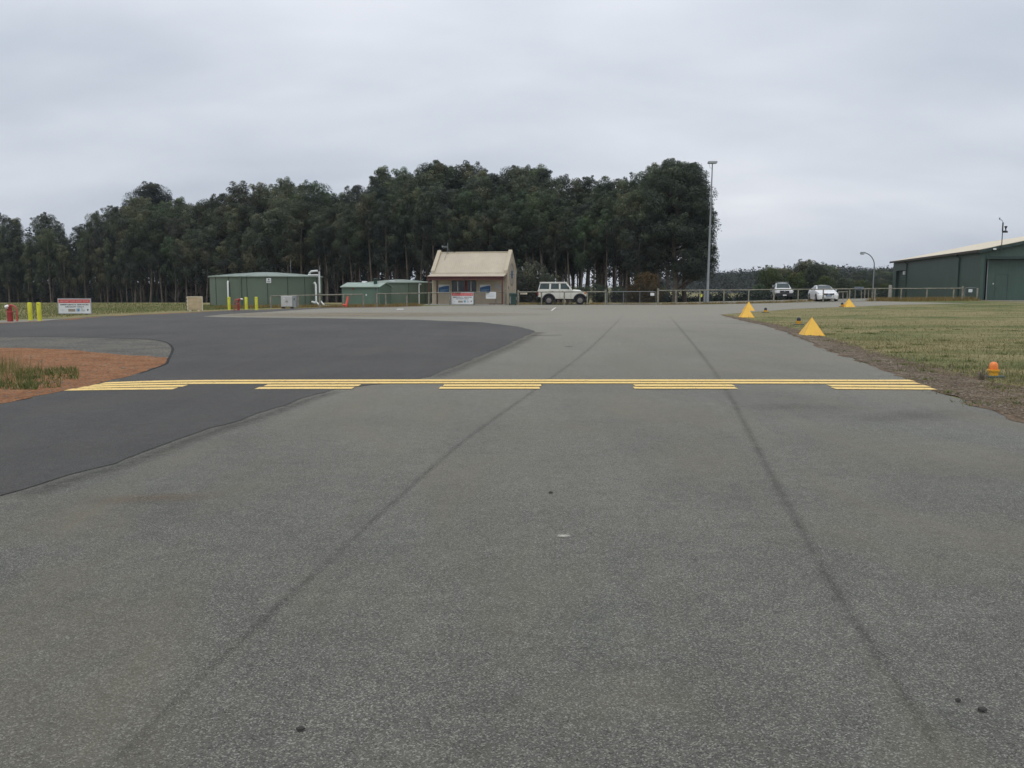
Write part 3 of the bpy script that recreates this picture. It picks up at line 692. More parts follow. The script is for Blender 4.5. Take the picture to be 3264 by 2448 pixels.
blades('hangar_grass', band([(2780, 76.5), (2880, 74.5), (2990, 73.6), (3110, 73.2)], 9000, 0.5, 25), (0.08, 0.42), (0.015, 0.04), 'dry_blade', 26, 0.6, label='dry rough grass along the fence in front of the hangar side wall')
blades('gate_grass', band([(1640, 79.2), (1800, 79.4), (1950, 78.6), (2100, 78.6)], 5000, 0.4, 27), (0.05, 0.25), (0.015, 0.04), 'dry_blade', 28, 0.6, label='short dry grass behind the four-wheel drive and the wire gate')
def berm():
    r = np.random.RandomState(31); out = []
    while len(out) < 26000:
        px = r.uniform(-350, 860); Y = r.uniform(39, 84) if px < 640 else r.uniform(60, 76)
        p = GX(px, Y); tp = lerp([(-350, 40), (0, 40.5), (194, 45), (298, 48.5), (597, 56.5), (731, 60.5), (902, 64.5)], px)
        if Y > tp + 1.5 + 0.8 * noise.noise(Vector((p.x * 0.4, p.y * 0.4, 4))): out.append((p.x, p.y))
    blades('berm_grass', out, (0.03, 0.15), (0.02, 0.05), 'green_blade', 32, 0.7, tint=np.random.RandomState(3).beta(2.2, 2.4, len(out)), label='rough green grass bank behind the loop road at left')
berm()
# loose stones on the verge
def stones(name, n, seed, where, label, mat):
    r = np.random.RandomState(seed); V = []; F = []; base = np.array([(1, 0, 0), (-1, 0, 0), (0, 1, 0), (0, -1, 0), (0, 0, 1), (0, 0, -1)], float)
    fc = np.array([(0, 2, 4), (2, 1, 4), (1, 3, 4), (3, 0, 4), (2, 0, 5), (1, 2, 5), (3, 1, 5), (0, 3, 5)]); k = 0
    for _ in range(n):
        x, y = where(r); s = r.uniform(0.007, 0.026) * (1.8 if r.rand() < 0.08 else 1); b = base * s * r.uniform(0.6, 1.2, (6, 1)) * np.array([1.3, 1.0, 0.6])
        a = r.uniform(0, 6.28); c_, s_ = math.cos(a), math.sin(a); b = np.stack([b[:, 0] * c_ - b[:, 1] * s_, b[:, 0] * s_ + b[:, 1] * c_, b[:, 2]], 1)
        V.append(b + (x, y, H(x, y) + 0.017)); F.append(fc + k); k += 6
    o = soup(name, np.concatenate(V), np.concatenate(F), [mat]); tag(o, label, 'gravel', kind='stuff')
def verge_pt(r):
    y = r.uniform(8.5, 30) if r.rand() < 0.85 else r.uniform(30, 45); lim = np.interp(y, [8, 14, 20, 30, 45], [2.3, 1.5, 0.9, 0.5, 0.3]); return float(edge_x(y)) + abs(r.normal(0, 0.55)) * lim + 0.02, y
stones('verge_gravel', 9000, 41, verge_pt, 'loose brown stones on the verge beside the taxiway edge', 'stones')
def isl_pt(r):
    p = P(r.uniform(-60, 520), r.uniform(1140, 1280))
    return (p.x, p.y) if inside([(q[0], q[1]) for q in red], p.x, p.y) else isl_pt(r)
stones('island_stones', 420, 42, isl_pt, 'small stones and clods strewn over the red dirt island', 'stones')
# dark lumps lying on the old asphalt
for i, (px, py, s, lab) in enumerate(((1755, 1576, 0.032, 'dark gumnut lying left of the pale paint spot on the taxiway'),         (958, 2336, 0.03, 'dark lump at the bottom of the taxiway beside the left seam'), (3131, 2274, 0.032, 'larger of two dark lumps near the lower right corner'),
        (3053, 2244, 0.02, 'smaller of two dark lumps near the lower right corner'),         )):
    c_ = P(px, py); mb = MB(); r_ = random.Random(i)
    s *= 0.42; mb.lathe([(s * 0.3, 0.0), (s, 0.004), (s * 0.85, 0.010), (s * 0.3, 0.014)], 9)
    mb.v = [(x * r_.uniform(0.85, 1.2) * 1.3, y * r_.uniform(0.8, 1.1), z) for x, y, z in mb.v]
    o = mb.build('dark_debris', 'pebble_dark', smooth=True); o.location = (c_.x, c_.y, c_.z + 0.0105); tag(o, lab, 'debris', 'dark debris on the taxiway')

# ------------------------------------------------------------------ cream building
def house():
    c = at(1617, 972, 77.5); th = -R(11); Lw, D = 6.8, 4.2
    loc = Vector((c.x, 77.5, 0)) - Vector((math.cos(th), math.sin(th), 0)) * Lw
    loc.z = H(loc.x, loc.y)
    t = thing('terminal_building', loc, th, 'small cream building with steep cream roof and maroon veranda beam', 'building')
    WH, RZ = 2.82, 4.55; tp = 0.26
    # walls: front wall with a real window opening
    mb = MB(); x0, x1, z0, z1 = 1.81, 4.04, 1.13, 2.12
    mb.box(tp, x0, 0, 0.2, -0.3, WH - 0.05).box(x1, Lw - tp, 0, 0.2, -0.3, WH - 0.05).box(x0, x1, 0, 0.2, -0.3, z0).box(x0, x1, 0, 0.2, z1, WH - 0.05)
    mb.box(tp, Lw - tp, D - 0.2, D, -0.3, WH - 0.05); mb.build('wall', 'cream_wall', t)
    for x in (0, Lw - tp):   # gable walls rising above the roof as parapets
        poly = [(0.003, -0.3), (D - 0.003, -0.3), (D - 0.003, WH), (D / 2 + 0.09, RZ + 0.02), (D / 2 - 0.09, RZ + 0.02), (0.003, WH)]
        g = MB().prism(poly, x, x + tp, 'yz').build('gable_wall', 'cream_wall', t)
        k = (RZ - WH) / (D / 2); n = Vector((0, -k, 1)).normalized()
        for s in (1, -1):
            yb = -0.14; m = MB(); q = [(yb, WH + yb * k - 0.06 + 0.1), (D / 2, RZ + 0.06), (D / 2, RZ + 0.30), (yb, WH + yb * k + 0.28)]
            if s < 0: q = [(D - a, b) for a, b in q]
            m.prism(q, x - 0.035, x + tp + 0.035, 'yz').build('parapet_cap', 'cream_parapet', g)
    k = (RZ - WH) / (D / 2)
    m = MB()
    for s in (1, -1):
        q = [(-0.12, WH - 0.12 * k), (D / 2, RZ), (D / 2, RZ + 0.07), (-0.12, WH - 0.12 * k + 0.07)]
        if s < 0: q = [(D - a, b) for a, b in q]
        m.prism(q, tp + 0.04, Lw - tp - 0.04, 'yz')
    rf = m.build('roof', 'cream_roof', t)
    MB().tube([(tp + 0.04, D / 2, RZ + 0.07), (Lw - tp - 0.04, D / 2, RZ + 0.07)], 0.07, 8).build('ridge_cap', 'cream_parapet', rf)
    # veranda
    va = MB().prism([(0.06, 2.70), (-1.5, 2.40), (-1.5, 2.46), (0.06, 2.77)], 0.0, Lw - 0.03, 'yz').build('veranda_roof', 'cream_roof', t)
    MB().box(0.03, Lw - 0.06, -1.50, -1.40, 2.14, 2.393).build('veranda_beam', 'maroon', t)
    MB().tube([(-0.02, -1.55, 2.42), (Lw - 0.01, -1.55, 2.42)], 0.055, 8).build('gutter', 'maroon', va)
    for x in (0.1, Lw - 0.2): MB().box(x, x + 0.1, -1.495, -1.395, -0.25, 2.14).build('veranda_post', 'maroon', t)
    for x in (0.12, 3.4, Lw - 0.2): MB().box(x, x + 0.06, -1.39, 0, 2.3, 2.36).build('rafter', 'maroon', va)
    MB().tube([(0.48, -0.06, -0.1), (0.48, -0.06, 2.6)], 0.045, 8).build('downpipe', 'maroon', t)
    MB().box(-0.3, Lw + 0.1, -1.7, -0.01, -0.2, 0.06).build('veranda_slab', 'concrete', t, bevel=0.02)
    MB().box(5.45, 6.6, -1.33, -1.25, 0.061, 0.13).build('bottom_rail', 'maroon', t)
    # window
    w = MB().box(x0, x1, 0.02, 0.07, z0, z0 + 0.05).box(x0, x1, 0.02, 0.07, z1 - 0.05, z1).box(x0, x0 + 0.04, 0.02, 0.07, z0 + 0.05, z1 - 0.05).box(x1 - 0.04, x1, 0.02, 0.07, z0 + 0.05, z1 - 0.05).build('window', 'dark_steel', t)
    for x in (2.35, 3.55): MB().box(x - 0.035, x + 0.035, 0.0, 0.09, z0 + 0.05, z1 - 0.05).build('mullion', 'frame_white', w)
    for a, b in ((x0 + 0.04, 2.315), (2.385, 3.515), (3.585, x1 - 0.04)): MB().box(a, b, 0.045, 0.055, z0 + 0.05, z1 - 0.05).build('pane', 'house_glass', w)
    MB().box(3.0, 3.2, 0.03, 0.042, z0 + 0.06, z1 - 0.06).build('red_panel', 'curtain_red', w)
    MB().box(x0 - 0.1, x1 + 0.1, -0.09, 0.0, z0 - 0.09, z0 - 0.003).build('sill', 'cream_parapet', w, bevel=0.01)
    # blue wall signs
    for x in (0.62, 4.35):
        b = MB().box(x, x + 0.98, -0.03, -0.003, 1.03, 1.76).build('wall_sign', 'white_sheet', t)
        cur = [(x + 0.02 + 0.94 * i / 10, 1.50 + 0.17 * math.sin(i / 10 * 1.5)) for i in range(11)]
        MB().prism([(x + 0.02, 1.04), (x + 0.96, 1.04)] + cur[::-1], -0.036, -0.033).build('blue_field', 'sign_blue', b)
        for j, zz in enumerate((1.30, 1.22, 1.12)): MB().box(x + 0.12, x + 0.85 - 0.2 * j, -0.040, -0.0375, zz, zz + 0.025).build('text_line', 'sign_paleblue', b)
    for x, zz in ((5.72, 1.48), (6.05, 1.35)): MB().box(x, x + 0.22, -0.012, -0.003, zz, zz + 0.34).build('paper_notice', 'sign_grey', t)
    # round compass emblem on the right gable wall
    e = Vector((Lw + 0.003, D / 2, 2.66))
    ring = MB(); n = 40
    for i in range(n):
        a, b = 2 * math.pi * i / n, 2 * math.pi * (i + 1) / n
        def pt(r, q, x): return (e.x + x, e.y + r * math.cos(q), e.z + r * math.sin(q))
        ring.hexa([pt(0.90, a, 0), pt(1.04, a, 0), pt(1.04, b, 0), pt(0.90, b, 0)], [pt(0.90, a, 0.02), pt(1.04, a, 0.02), pt(1.04, b, 0.02), pt(0.90, b, 0.02)])
    em = ring.build('round_emblem', 'sign_sand', t); st = MB()
    for i in range(8):
        a = i * math.pi / 4 + math.pi / 2; Rr = 0.95 if i % 4 == 0 else 0.7 if i % 2 == 0 else 0.5
        tip = (e.x, e.y + Rr * math.cos(a), e.z + Rr * math.sin(a)); w1 = (e.x, e.y + 0.17 * math.cos(a + 0.5), e.z + 0.17 * math.sin(a + 0.5)); w2 = (e.x, e.y + 0.17 * math.cos(a - 0.5), e.z + 0.17 * math.sin(a - 0.5)); ce = (e.x, e.y, e.z)
        st.hexa([ce, w2, tip, w1], [(p[0] + 0.025, p[1], p[2]) for p in (ce, w2, tip, w1)])
    st.build('star', 'sign_blue', em)
    MB().box(Lw + 0.003, Lw + 0.02, 0.5, 0.62, 1.38, 1.62).build('wall_vent', 'dark_steel', t)
    # aerial on the roof
    ax, ay = 0.95, D / 2 - 0.15
    a = MB().tube([(ax, ay, RZ - 0.1), (ax, ay, RZ + 0.95)], 0.028, 6).build('aerial_mast', 'galv', t)
    b = MB(); b.tube([(ax, ay, RZ + 0.58), (ax - 0.5, ay, RZ + 0.6)], 0.022, 6)
    for i in range(4): b.tube([(ax - 0.15 - 0.11 * i, ay, RZ + 0.45 + 0.01 * i), (ax - 0.15 - 0.11 * i, ay, RZ + 0.74 - 0.01 * i)], 0.012, 5)
    b.lathe([(0.05, -0.06), (0.07, 0), (0.05, 0.1)], 8, (ax - 0.5, ay, RZ + 0.6)); b.build('yagi_aerial', 'galv', a)
    b = MB(); b.tube([(ax, ay, RZ + 0.35), (ax + 0.75, ay + 0.1, RZ + 0.05)], 0.012, 5); b.tube([(ax, ay, RZ + 0.3), (ax - 0.12, ay - 0.75, RZ - 0.62)], 0.012, 5); b.build('stay_wire', 'dark_steel', a)
house()

# ------------------------------------------------------------------ hangar
def hangar():
    near = at(3121, 957, 74.0); far = at(2843, 954, 108.6)
    d = Vector((far.x - near.x, far.y - near.y)); D = d.length; th = math.atan2(d.y, d.x) - math.pi / 2
    gz = H(near.x, 74.0); W = 20.0; EZ = 4.56 - gz; sl = 0.21; RZ = EZ + sl * W / 2
    t = thing('hangar', (near.x, near.y, gz), th, 'long dark green metal hangar with low cream roof', 'hangar')
    B = -1.6
    dx0, dx1, dz = 0.36, 14.5, 3.46
    # side wall with roller door opening
    s0, s1, rz = 28.4, 33.75, 3.0
    sw = MB().box(0, 0.15, 0.15, s0, B, EZ).box(0, 0.15, s1, D, B, EZ).box(0, 0.15, s0, s1, rz, EZ).build('side_wall', 'hangar_green_side', t)
    rd = MB()
    for i in range(16): rd.box(0.30, 0.34, s0, s1, B + i * (rz - B) / 16, B + (i + 1) * (rz - B) / 16 - 0.02)
    rd.build('roller_door', 'hangar_green_side', t)
    MB().box(0.01, 0.3, s0 - 0.001, s0 + 0.06, B, rz).build('roller_jamb', 'hangar_trim', t); MB().box(0.01, 0.3, s1 - 0.06, s1 + 0.001, B, rz).build('roller_jamb', 'hangar_trim', t)
    MB().box(-0.2, 0, s0 + 0.2, s0 + 0.55, rz - 0.5, rz - 0.1).build('wall_light', 'white_sheet', t)
    # gable front with recessed sliding door
    g = MB().box(0, dx0, 0, 0.15, B, EZ - 0.001).prism([(dx0, dz), (dx1, dz), (dx1, EZ + sl * (W - dx1)), (W / 2, RZ), (dx0, EZ + sl * dx0)], 0, 0.15)
    g.prism([(dx1, B), (W, B), (W, EZ), (dx1, EZ + sl * (W - dx1))], 0, 0.15).build('gable_wall', 'hangar_green', t)
    MB().box(dx0, dx0 + 0.02, 0.151, 0.5, B, dz - 0.004).box(dx0 - 0.1, dx0 - 0.002, -0.02, -0.002, B, dz).build('door_jamb', 'hangar_trim', t)
    MB().box(dx0, dx1, -0.12, -0.004, dz - 0.08, dz + 0.16).build('door_track', 'hangar_trim', t, bevel=0.01)
    dr = MB(); p0, p1, pz = 1.2, 2.18, 2.15
    dr.box(dx0 + 0.24, p0, 0.3, 0.36, B, dz - 0.1).box(p1, dx1, 0.3, 0.36, B, dz - 0.1).box(p0, p1, 0.3, 0.36, pz, dz - 0.1)
    door = dr.build('sliding_door', 'hangar_green', t)
    pd = MB().box(p0 + 0.02, p1 - 0.02, 0.31, 0.345, 0.03, pz - 0.02).build('access_door', 'hangar_green', door)
    MB().lathe([(0.03, 0.26), (0.045, 0.28), (0.03, 0.31)], 10, (p0 + 0.12, 0, 0.98), 'y').build('door_knob', 'dark_steel', pd)
    MB().box(p0 - 0.16, p0 - 0.08, 0.27, 0.298, 1.32, 1.42).build('switch_plate', 'white_sheet', door)
    MB().box(dx0 + 0.20, dx0 + 0.238, 0.24, 0.38, B, dz - 0.1).build('door_edge', 'sign_grey', door)
    MB().box(W - 0.15, W, 0.15, D, B, EZ).build('far_wall', 'hangar_green_side', t)
    MB().prism([(0.15, B), (W - 0.15, B), (W - 0.15, EZ), (W / 2, RZ - 0.03), (0.15, EZ)], D - 0.15, D).build('rear_wall', 'hangar_green', t)
    ov = 0.3; m = MB()
    m.prism([(-ov, EZ - ov * sl + 0.03), (W / 2, RZ + 0.03), (W / 2, RZ + 0.13), (-ov, EZ - ov * sl + 0.13)], -0.25, D + 0.2)
    m.prism([(W + ov, EZ - ov * sl + 0.03), (W / 2, RZ + 0.03), (W / 2, RZ + 0.13), (W + ov, EZ - ov * sl + 0.13)], -0.25, D + 0.2)
    rf = m.build('roof', 'cream_hangar_roof', t)
    MB().prism([(-ov, EZ - ov * sl - 0.16), (W / 2, RZ - 0.16), (W / 2, RZ + 0.10), (-ov, EZ - ov * sl + 0.10)], -0.29, -0.255).prism([(W + ov, EZ - ov * sl - 0.16), (W / 2 , RZ - 0.16), (W / 2, RZ + 0.10), (W + ov, EZ - ov * sl + 0.10)], -0.29, -0.255).build('barge_board', 'hangar_trim', rf)
    MB().box(-ov - 0.14, -ov - 0.005, -0.25, D + 0.2, EZ - 0.15, EZ + 0.05).build('gutter', 'fascia_brown', rf)
    for s in (6.35, 27.7):
        MB().tube([(-ov - 0.07, s, EZ - 0.1), (-0.07, s, EZ - 0.4), (-0.07, s, B)], 0.06, 8).build('downpipe', 'hangar_trim', t)
    # weather mast and floodlight on the barge
    x = 1.36; zt = EZ + sl * x
    ms = MB().tube([(x, -0.36, zt - 0.5), (x, -0.36, zt + 1.95)], 0.035, 8).tube([(x, -0.36, zt + 1.2), (x, -0.36, zt + 1.95)], 0.055, 8).tube([(x, -0.36, zt + 1.95), (x - 0.08, -0.36, zt + 2.12)], 0.015, 6).build('weather_mast', 'dark_steel', t)
    MB().tube([(x - 0.08, -0.36, zt + 2.12), (x - 0.3, -0.36, zt + 2.2)], 0.02, 6).box(x - 0.32, x - 0.22, -0.38, -0.34, zt + 2.2, zt + 2.34).lathe([(0.01, 0), (0.05, 0.04), (0.01, 0.08)], 8, (x - 0.14, -0.36, zt + 2.12)).build('wind_vane', 'galv', ms)
    MB().tube([(x, -0.36, zt + 1.25), (x + 0.3, -0.36, zt + 1.3)], 0.03, 6).lathe([(0.04, 0), (0.05, 0.12), (0.12, 0.3), (0.12, 0.33)], 10, (x + 0.23, -0.36, zt + 1.32)).box(x + 0.05, x + 0.38, -0.42, -0.3, zt + 1.12, zt + 1.26).build('siren_horn', 'black_plastic', ms)
    MB().tube([(x, -0.36, zt + 0.15), (x - 1.3, -0.36, zt - 0.22)], 0.012, 5).build('stay_wire', 'galv', ms)
    MB().box(x - 0.62, x - 0.42, -0.5, -0.3, zt - 0.26, zt - 0.12).build('floodlight', 'white_sheet', rf)
hangar()

# ------------------------------------------------------------------ round green tanks and pump shed
def tank(name, cx, cy, Rr, h, rise, label, a0, npan, extra=None):
    g = H(cx, cy - Rr); t = thing(name, (cx, cy, g), 0, label, 'water tank')
    for i in range(npan):     # curved steel wall sheets
        q = MB(); n = 6; aa = a0 + 2 * math.pi * i / npan; da = 2 * math.pi / npan
        vs = []; 
        for j in range(n + 1):
            a = aa + da * (j / n) * 0.992; r = Rr - 0.002 * (i % 2)
            vs += [(r * math.cos(a), r * math.sin(a), -0.4), (r * math.cos(a), r * math.sin(a), h)]
        q.add(vs, [(2 * j, 2 * j + 2, 2 * j + 3, 2 * j + 1) for j in range(n)])
        q.build('wall_sheet', 'tank_green', t, smooth=True)
        a = aa; MB().tube([((Rr + 0.005) * math.cos(a), (Rr + 0.005) * math.sin(a), -0.4), ((Rr + 0.005) * math.cos(a), (Rr + 0.005) * math.sin(a), h)], 0.035, 5).build('sheet_seam', 'tank_seam', t)
    n = 48; rf = MB(); rf.lathe([(Rr + 0.1, h - 0.05), (Rr + 0.1, h + 0.03), (Rr * 0.55, h + rise * 0.62), (Rr * 0.2, h + rise * 0.95), (0.02, h + rise)], n)
    r = rf.build('roof', 'tank_roof', t)
    for i in range(npan):
        a = a0 + 2 * math.pi * i / npan; MB().tube([((Rr + 0.1) * math.cos(a), (Rr + 0.1) * math.sin(a), h + 0.035), (Rr * 0.55 * math.cos(a), Rr * 0.55 * math.sin(a), h + rise * 0.62 + 0.005), (0.3 * math.cos(a), 0.3 * math.sin(a), h + rise * 0.96)], 0.02, 4).build('roof_rib', 'tank_roof', r)
    return t
def big_tank():
    Y0 = 72.5; Rr = 4.72; cy = Y0 + Rr; cx = (852 - 1632) / FPX * (cy * CP + SP * 1.6)
    t = tank('water_tank', cx, cy, Rr, 2.42, 0.40, 'large round green steel water tank with white pipes', -math.pi / 2 - R(4), 18)
    def on(px, z, off=0.0):   # local point on the tank wall seen in column px
        x = (px - 1632) / FPX * (Y0 + 1.0) - cx; x = max(-Rr * 0.995, min(Rr * 0.995, x)); return Vector((x, -math.sqrt(max(0, (Rr + off) ** 2 - x * x)), z))
    a = on(741, 2.0, 0.12); MB().tube([a + Vector((0.02, 0.3, 0.0)), a + Vector((0, 0.05, 0.0)), a + Vector((0, 0, -0.06)), a + Vector((0, 0, -1.95)), a + Vector((-0.05, 0, -2.02)), a + Vector((-0.3, 0, -2.05))], 0.075, 10).build('overflow_pipe', 'white_pipe', t, smooth=True)
    a = on(784, 0, 0.06); MB().tube([a + Vector((0, 0, -0.2)), a + Vector((0, 0, 2.45))], 0.05, 8).build('downpipe', 'tank_green', t, smooth=True)
    x = Rr * 0.93; y = -1.9
    MB().tube([(x - 0.3, y + 0.2, 2.42), (x - 0.2, y, 2.72), (x - 0.05, y - 0.1, 2.86), (x + 0.5, y - 0.1, 2.9)], 0.09, 10).build('inlet_pipe', 'white_pipe', t, smooth=True)
    MB().tube([(x - 0.35, y, 2.55), (x + 0.55, y - 0.1, 2.55), (x + 0.62, y - 0.1, 2.85), (x + 0.62, y - 0.1, 0.45), (x + 1.1, y - 0.4, -0.05)], 0.075, 10).build('inlet_pipe', 'white_pipe', t, smooth=True)
    MB().tube([(x + 0.1, y + 0.1, 1.85), (x + 0.22, y - 0.1, 1.9), (x + 0.32, y - 0.15, 1.75), (x + 0.32, y - 0.15, 0.3), (x + 0.7, y - 0.4, -0.02)], 0.085, 10).build('outlet_pipe', 'white_pipe', t, smooth=True)
    MB().tube([(x - 0.05, y - 0.2, 0.3), (x + 0.3, y - 0.25, 0.22)], 0.1, 10).build('valve', 'white_pipe', t, smooth=True)
    a = on(870, 0, 0.02); ang = math.atan2(a.y, a.x) + math.pi / 2
    b = MB().box(-0.19, 0.19, -0.02, 0, 1.88, 2.28).build('tank_sign', 'white_sheet', t); b.location = (a.x, a.y, 0); b.rotation_euler = (0, 0, ang)
    MB().prism([(-0.07, 2.11), (0.07, 2.11), (0.05, 2.16), (0.0, 2.24), (-0.05, 2.16)], -0.026, -0.023).build('emblem', 'logo_green', b)
    MB().box(-0.14, 0.14, -0.026, -0.023, 2.0, 2.03).box(-0.1, 0.1, -0.026, -0.023, 1.95, 1.97).build('text_line', 'sign_black', b)
    MB().tube([(2.0, 0.5, 2.6), (2.0, 0.5, 3.9)], 0.02, 6).build('whip_aerial', 'galv', t)
big_tank()
def small_tank():
    Y0 = 80.5; Rr = 2.95; cy = Y0 + Rr; cx = (1275 - 1632) / FPX * cy
    t = tank('water_tank', cx, cy, Rr, 1.95, 0.30, 'lower round dark green tank half hidden by the cream building', 0.1, 10)
    x = 2.1; y = -math.sqrt(Rr ** 2 - x * x) - 0.12
    MB().tube([(x + 0.15, y + 0.1, 1.78), (x, y, 1.82), (x - 0.02, y, 1.7), (x - 0.02, y, -0.2)], 0.06, 8).build('downpipe', 'white_pipe', t, smooth=True)
    MB().box(-0.55, -0.4, -Rr - 0.02, -Rr + 0.1, 1.35, 1.55).build('plate', 'white_sheet', t); MB().box(-0.6, -0.1, -Rr * 0.75, -Rr * 0.6, 2.07, 2.16).build('roof_hatch', 'white_sheet', t)
small_tank()
def pump_shed():
    c = at(1090, 966, 76.0); th = -R(14); W, D, h = 3.45, 2.7, 1.55
    t = thing('pump_shed', (c.x, 76.0, H(c.x, 76)), th, 'small green sheet metal pump shed beside the fence', 'shed')
    MB().box(0, W, 0, D, -0.3, h).prism([(0, h), (D, h), (D / 2, h + 0.33)], W - 0.02, W, 'yz').prism([(0, h), (D, h), (D / 2, h + 0.33)], 0, 0.02, 'yz').build('wall', 'shed_green', t)
    m = MB()
    for s in (1, -1):
        q = [(-0.12, h - 0.03), (D / 2, h + 0.34), (D / 2, h + 0.39), (-0.12, h + 0.03)]
        if s < 0: q = [(D - a, b) for a, b in q]
        m.prism(q, -0.1, W + 0.1, 'yz')
    r = m.build('roof', 'shed_roof', t)
    MB().lathe([(0.16, h + 0.2), (0.16, h + 0.62), (0.2, h + 0.64), (0.2, h + 0.7), (0.08, h + 0.74)], 12, (2.72, 0.9, 0)).build('roof_vent', 'vent_green', r, smooth=True)
    MB().box(1.35, 1.75, 1.1, 1.5, h + 0.26, h + 0.5).build('roof_cap', 'white_sheet', r, bevel=0.06, seg=2)
    for x in (3.0, 3.3): MB().tube([(x, -0.05, -0.2), (x, -0.05, h - 0.03)], 0.025, 6).build('conduit', 'galv', t)
    MB().box(2.2, 2.3, -0.015, 0, 0.82, 0.96).build('tag_plate', 'white_sheet', t); MB().lathe([(0.02, -0.1), (0.07, -0.06), (0.05, 0)], 10, (1.05, 0, 1.4), 'y').build('wall_lamp', 'hydrant_red', t)
    MB().box(W * 0.55, W * 0.55 + 0.85, -0.012, 0, 0.0, 1.38).build('door', 'shed_green', t)
pump_shed()

# ------------------------------------------------------------------ fences and gates
rail_tab = [(864, 944), (1095, 939), (1160, 938.5), (1200, 937), (1440, 932.5), (1640, 931), (1930, 930), (2100, 926), (2400, 924), (2790, 920), (3065, 919)]
def fence(posts, label, rails=True, seed=0, ends=(0, 0)):
    r = random.Random(seed); p0 = GX(posts[0][0], FY(posts[0][0])); t = thing('post_and_rail_fence', p0, 0, label, 'fence'); O = Vector(p0); tops = []
    for px, tall in posts:
        g = GX(px, FY(px)); z = ZT(lerp(rail_tab, px), g.y); rad = 0.085 if tall else 0.062
        zt = z + (0.17 if tall else -0.05); q = g - O; lx, ly = r.uniform(-0.012, 0.012), r.uniform(-0.012, 0.012)
        MB().tube([(q.x, q.y, q.z - 0.3), (q.x + lx / 2, q.y, q.z + (zt - g.z) / 2), (q.x + lx, q.y + ly, zt - O.z), (q.x + lx, q.y + ly, zt - O.z + 0.012)], [rad * 1.03, rad, rad * 0.97, rad * 0.8], 10).build('post', 'timber', t, smooth=True)
        tops.append(Vector((q.x, q.y - (0.05 if tall else 0.0), z - O.z)))
    for i in range(0, len(tops) - 1):
        a, b = tops[i], tops[i + 1]; d = (b - a).normalized(); m = (a + b) / 2 + Vector((0, 0, r.uniform(-0.012, 0.012)))
        rr = r.uniform(0.046, 0.055)
        MB().tube([a + d * 0.004, m, b - d * 0.004], [rr, rr * 0.97, rr * 0.95], 10).build('rail', 'timber', t, smooth=True)
    return t
fence([(864, 0), (951, 0), (1020, 1), (1095, 0), (1159, 0)], 'leftmost timber fence run in front of the large round tank', seed=1)
fence([(1201, 0), (1230, 0), (1297, 0), (1367, 0), (1434, 0), (1512, 0), (1581, 0), (1612, 1)], 'timber fence run in front of the cream building', seed=2)
fence([(1652, 1), (1726, 0), (1798.5, 0), (1872.5, 0), (1930.5, 1)], 'timber fence run in front of the white four-wheel drive', seed=3)
fence([(2097, 1), (2154, 0), (2230.5, 0), (2306.5, 0), (2385.5, 0), (2465.5, 0), (2543.5, 0), (2623.5, 0), (2707, 0), (2787.5, 0), (2871.5, 0), (2953, 0), (3038, 0), (3067, 1)], 'long timber fence run in front of the parked cars and hangar', seed=4)
def gate(px0, px1, h, bars, label, sign):
    a = GX(px0, FY(px0)); b = GX(px1, FY(px1)); d = (b - a); L = d.length; t = thing('wire_gate', a, math.atan2(d.y, d.x), label, 'gate'); dz = d.z / L; zo = 0.08
    def q(x, z): return (x, 0, z + dz * x)
    fr = MB().tube([q(0.02, zo), q(0.02, h - 0.12), q(0.06, h - 0.04), q(0.14, h), q(L - 0.14, h), q(L - 0.06, h - 0.04), q(L - 0.02, h - 0.12), q(L - 0.02, zo), q(0.02, zo)], 0.024, 8).build('frame', 'galv', t, smooth=True)
    for i in range(bars): x = L * (i + 1) / (bars + 1); MB().tube([q(x, zo), q(x, h)], 0.02, 6).build('upright', 'galv', t)
    m = MB(); k = 0.14; n = int((L + h) / k)       # diamond wire infill
    for i in range(n):
        x = i * k
        xa, za = (x, zo) if x <= L else (L, zo + x - L); xb, zb = (x - (h - zo), h) if x - (h - zo) >= 0.03 else (0.03, zo + x)
        if za < h and zb > zo and xa > xb:
            m.tube([q(min(xa, L - 0.03), za), q(xb, min(zb, h))], 0.0035, 3, False); m.tube([q(L - min(xa, L - 0.03), za), q(L - xb, min(zb, h))], 0.0035, 3, False)
    m.build('wire_mesh', 'dark_steel', t)
    if sign: MB().box(L * sign - 0.17, L * sign + 0.17, -0.045, -0.028, h - 0.36 + dz * L * sign, h - 0.11 + dz * L * sign).build('notice', 'white_sheet', t)
    return t
gate(1935, 2091, 1.16, 2, 'wide wire gate with a small white notice behind the apron', 0.92)
gate(3073, 3112, 1.05, 0, 'narrow wire gate with white notice beside the hangar corner', 0.45)
g = GX(3114, 73.4); MB().tube([(0, 0, -0.3), (0, 0, 1.0), (0, 0, 1.03)], [0.06, 0.06, 0.045], 10).build('post', 'timber', tag(bpy.data.objects.new('gate_post', None), 'short timber gate post against the hangar corner', 'post'), smooth=True)
gp = [o for o in bpy.data.objects if o.name == 'gate_post'][0]; COL.objects.link(gp); gp.location = g

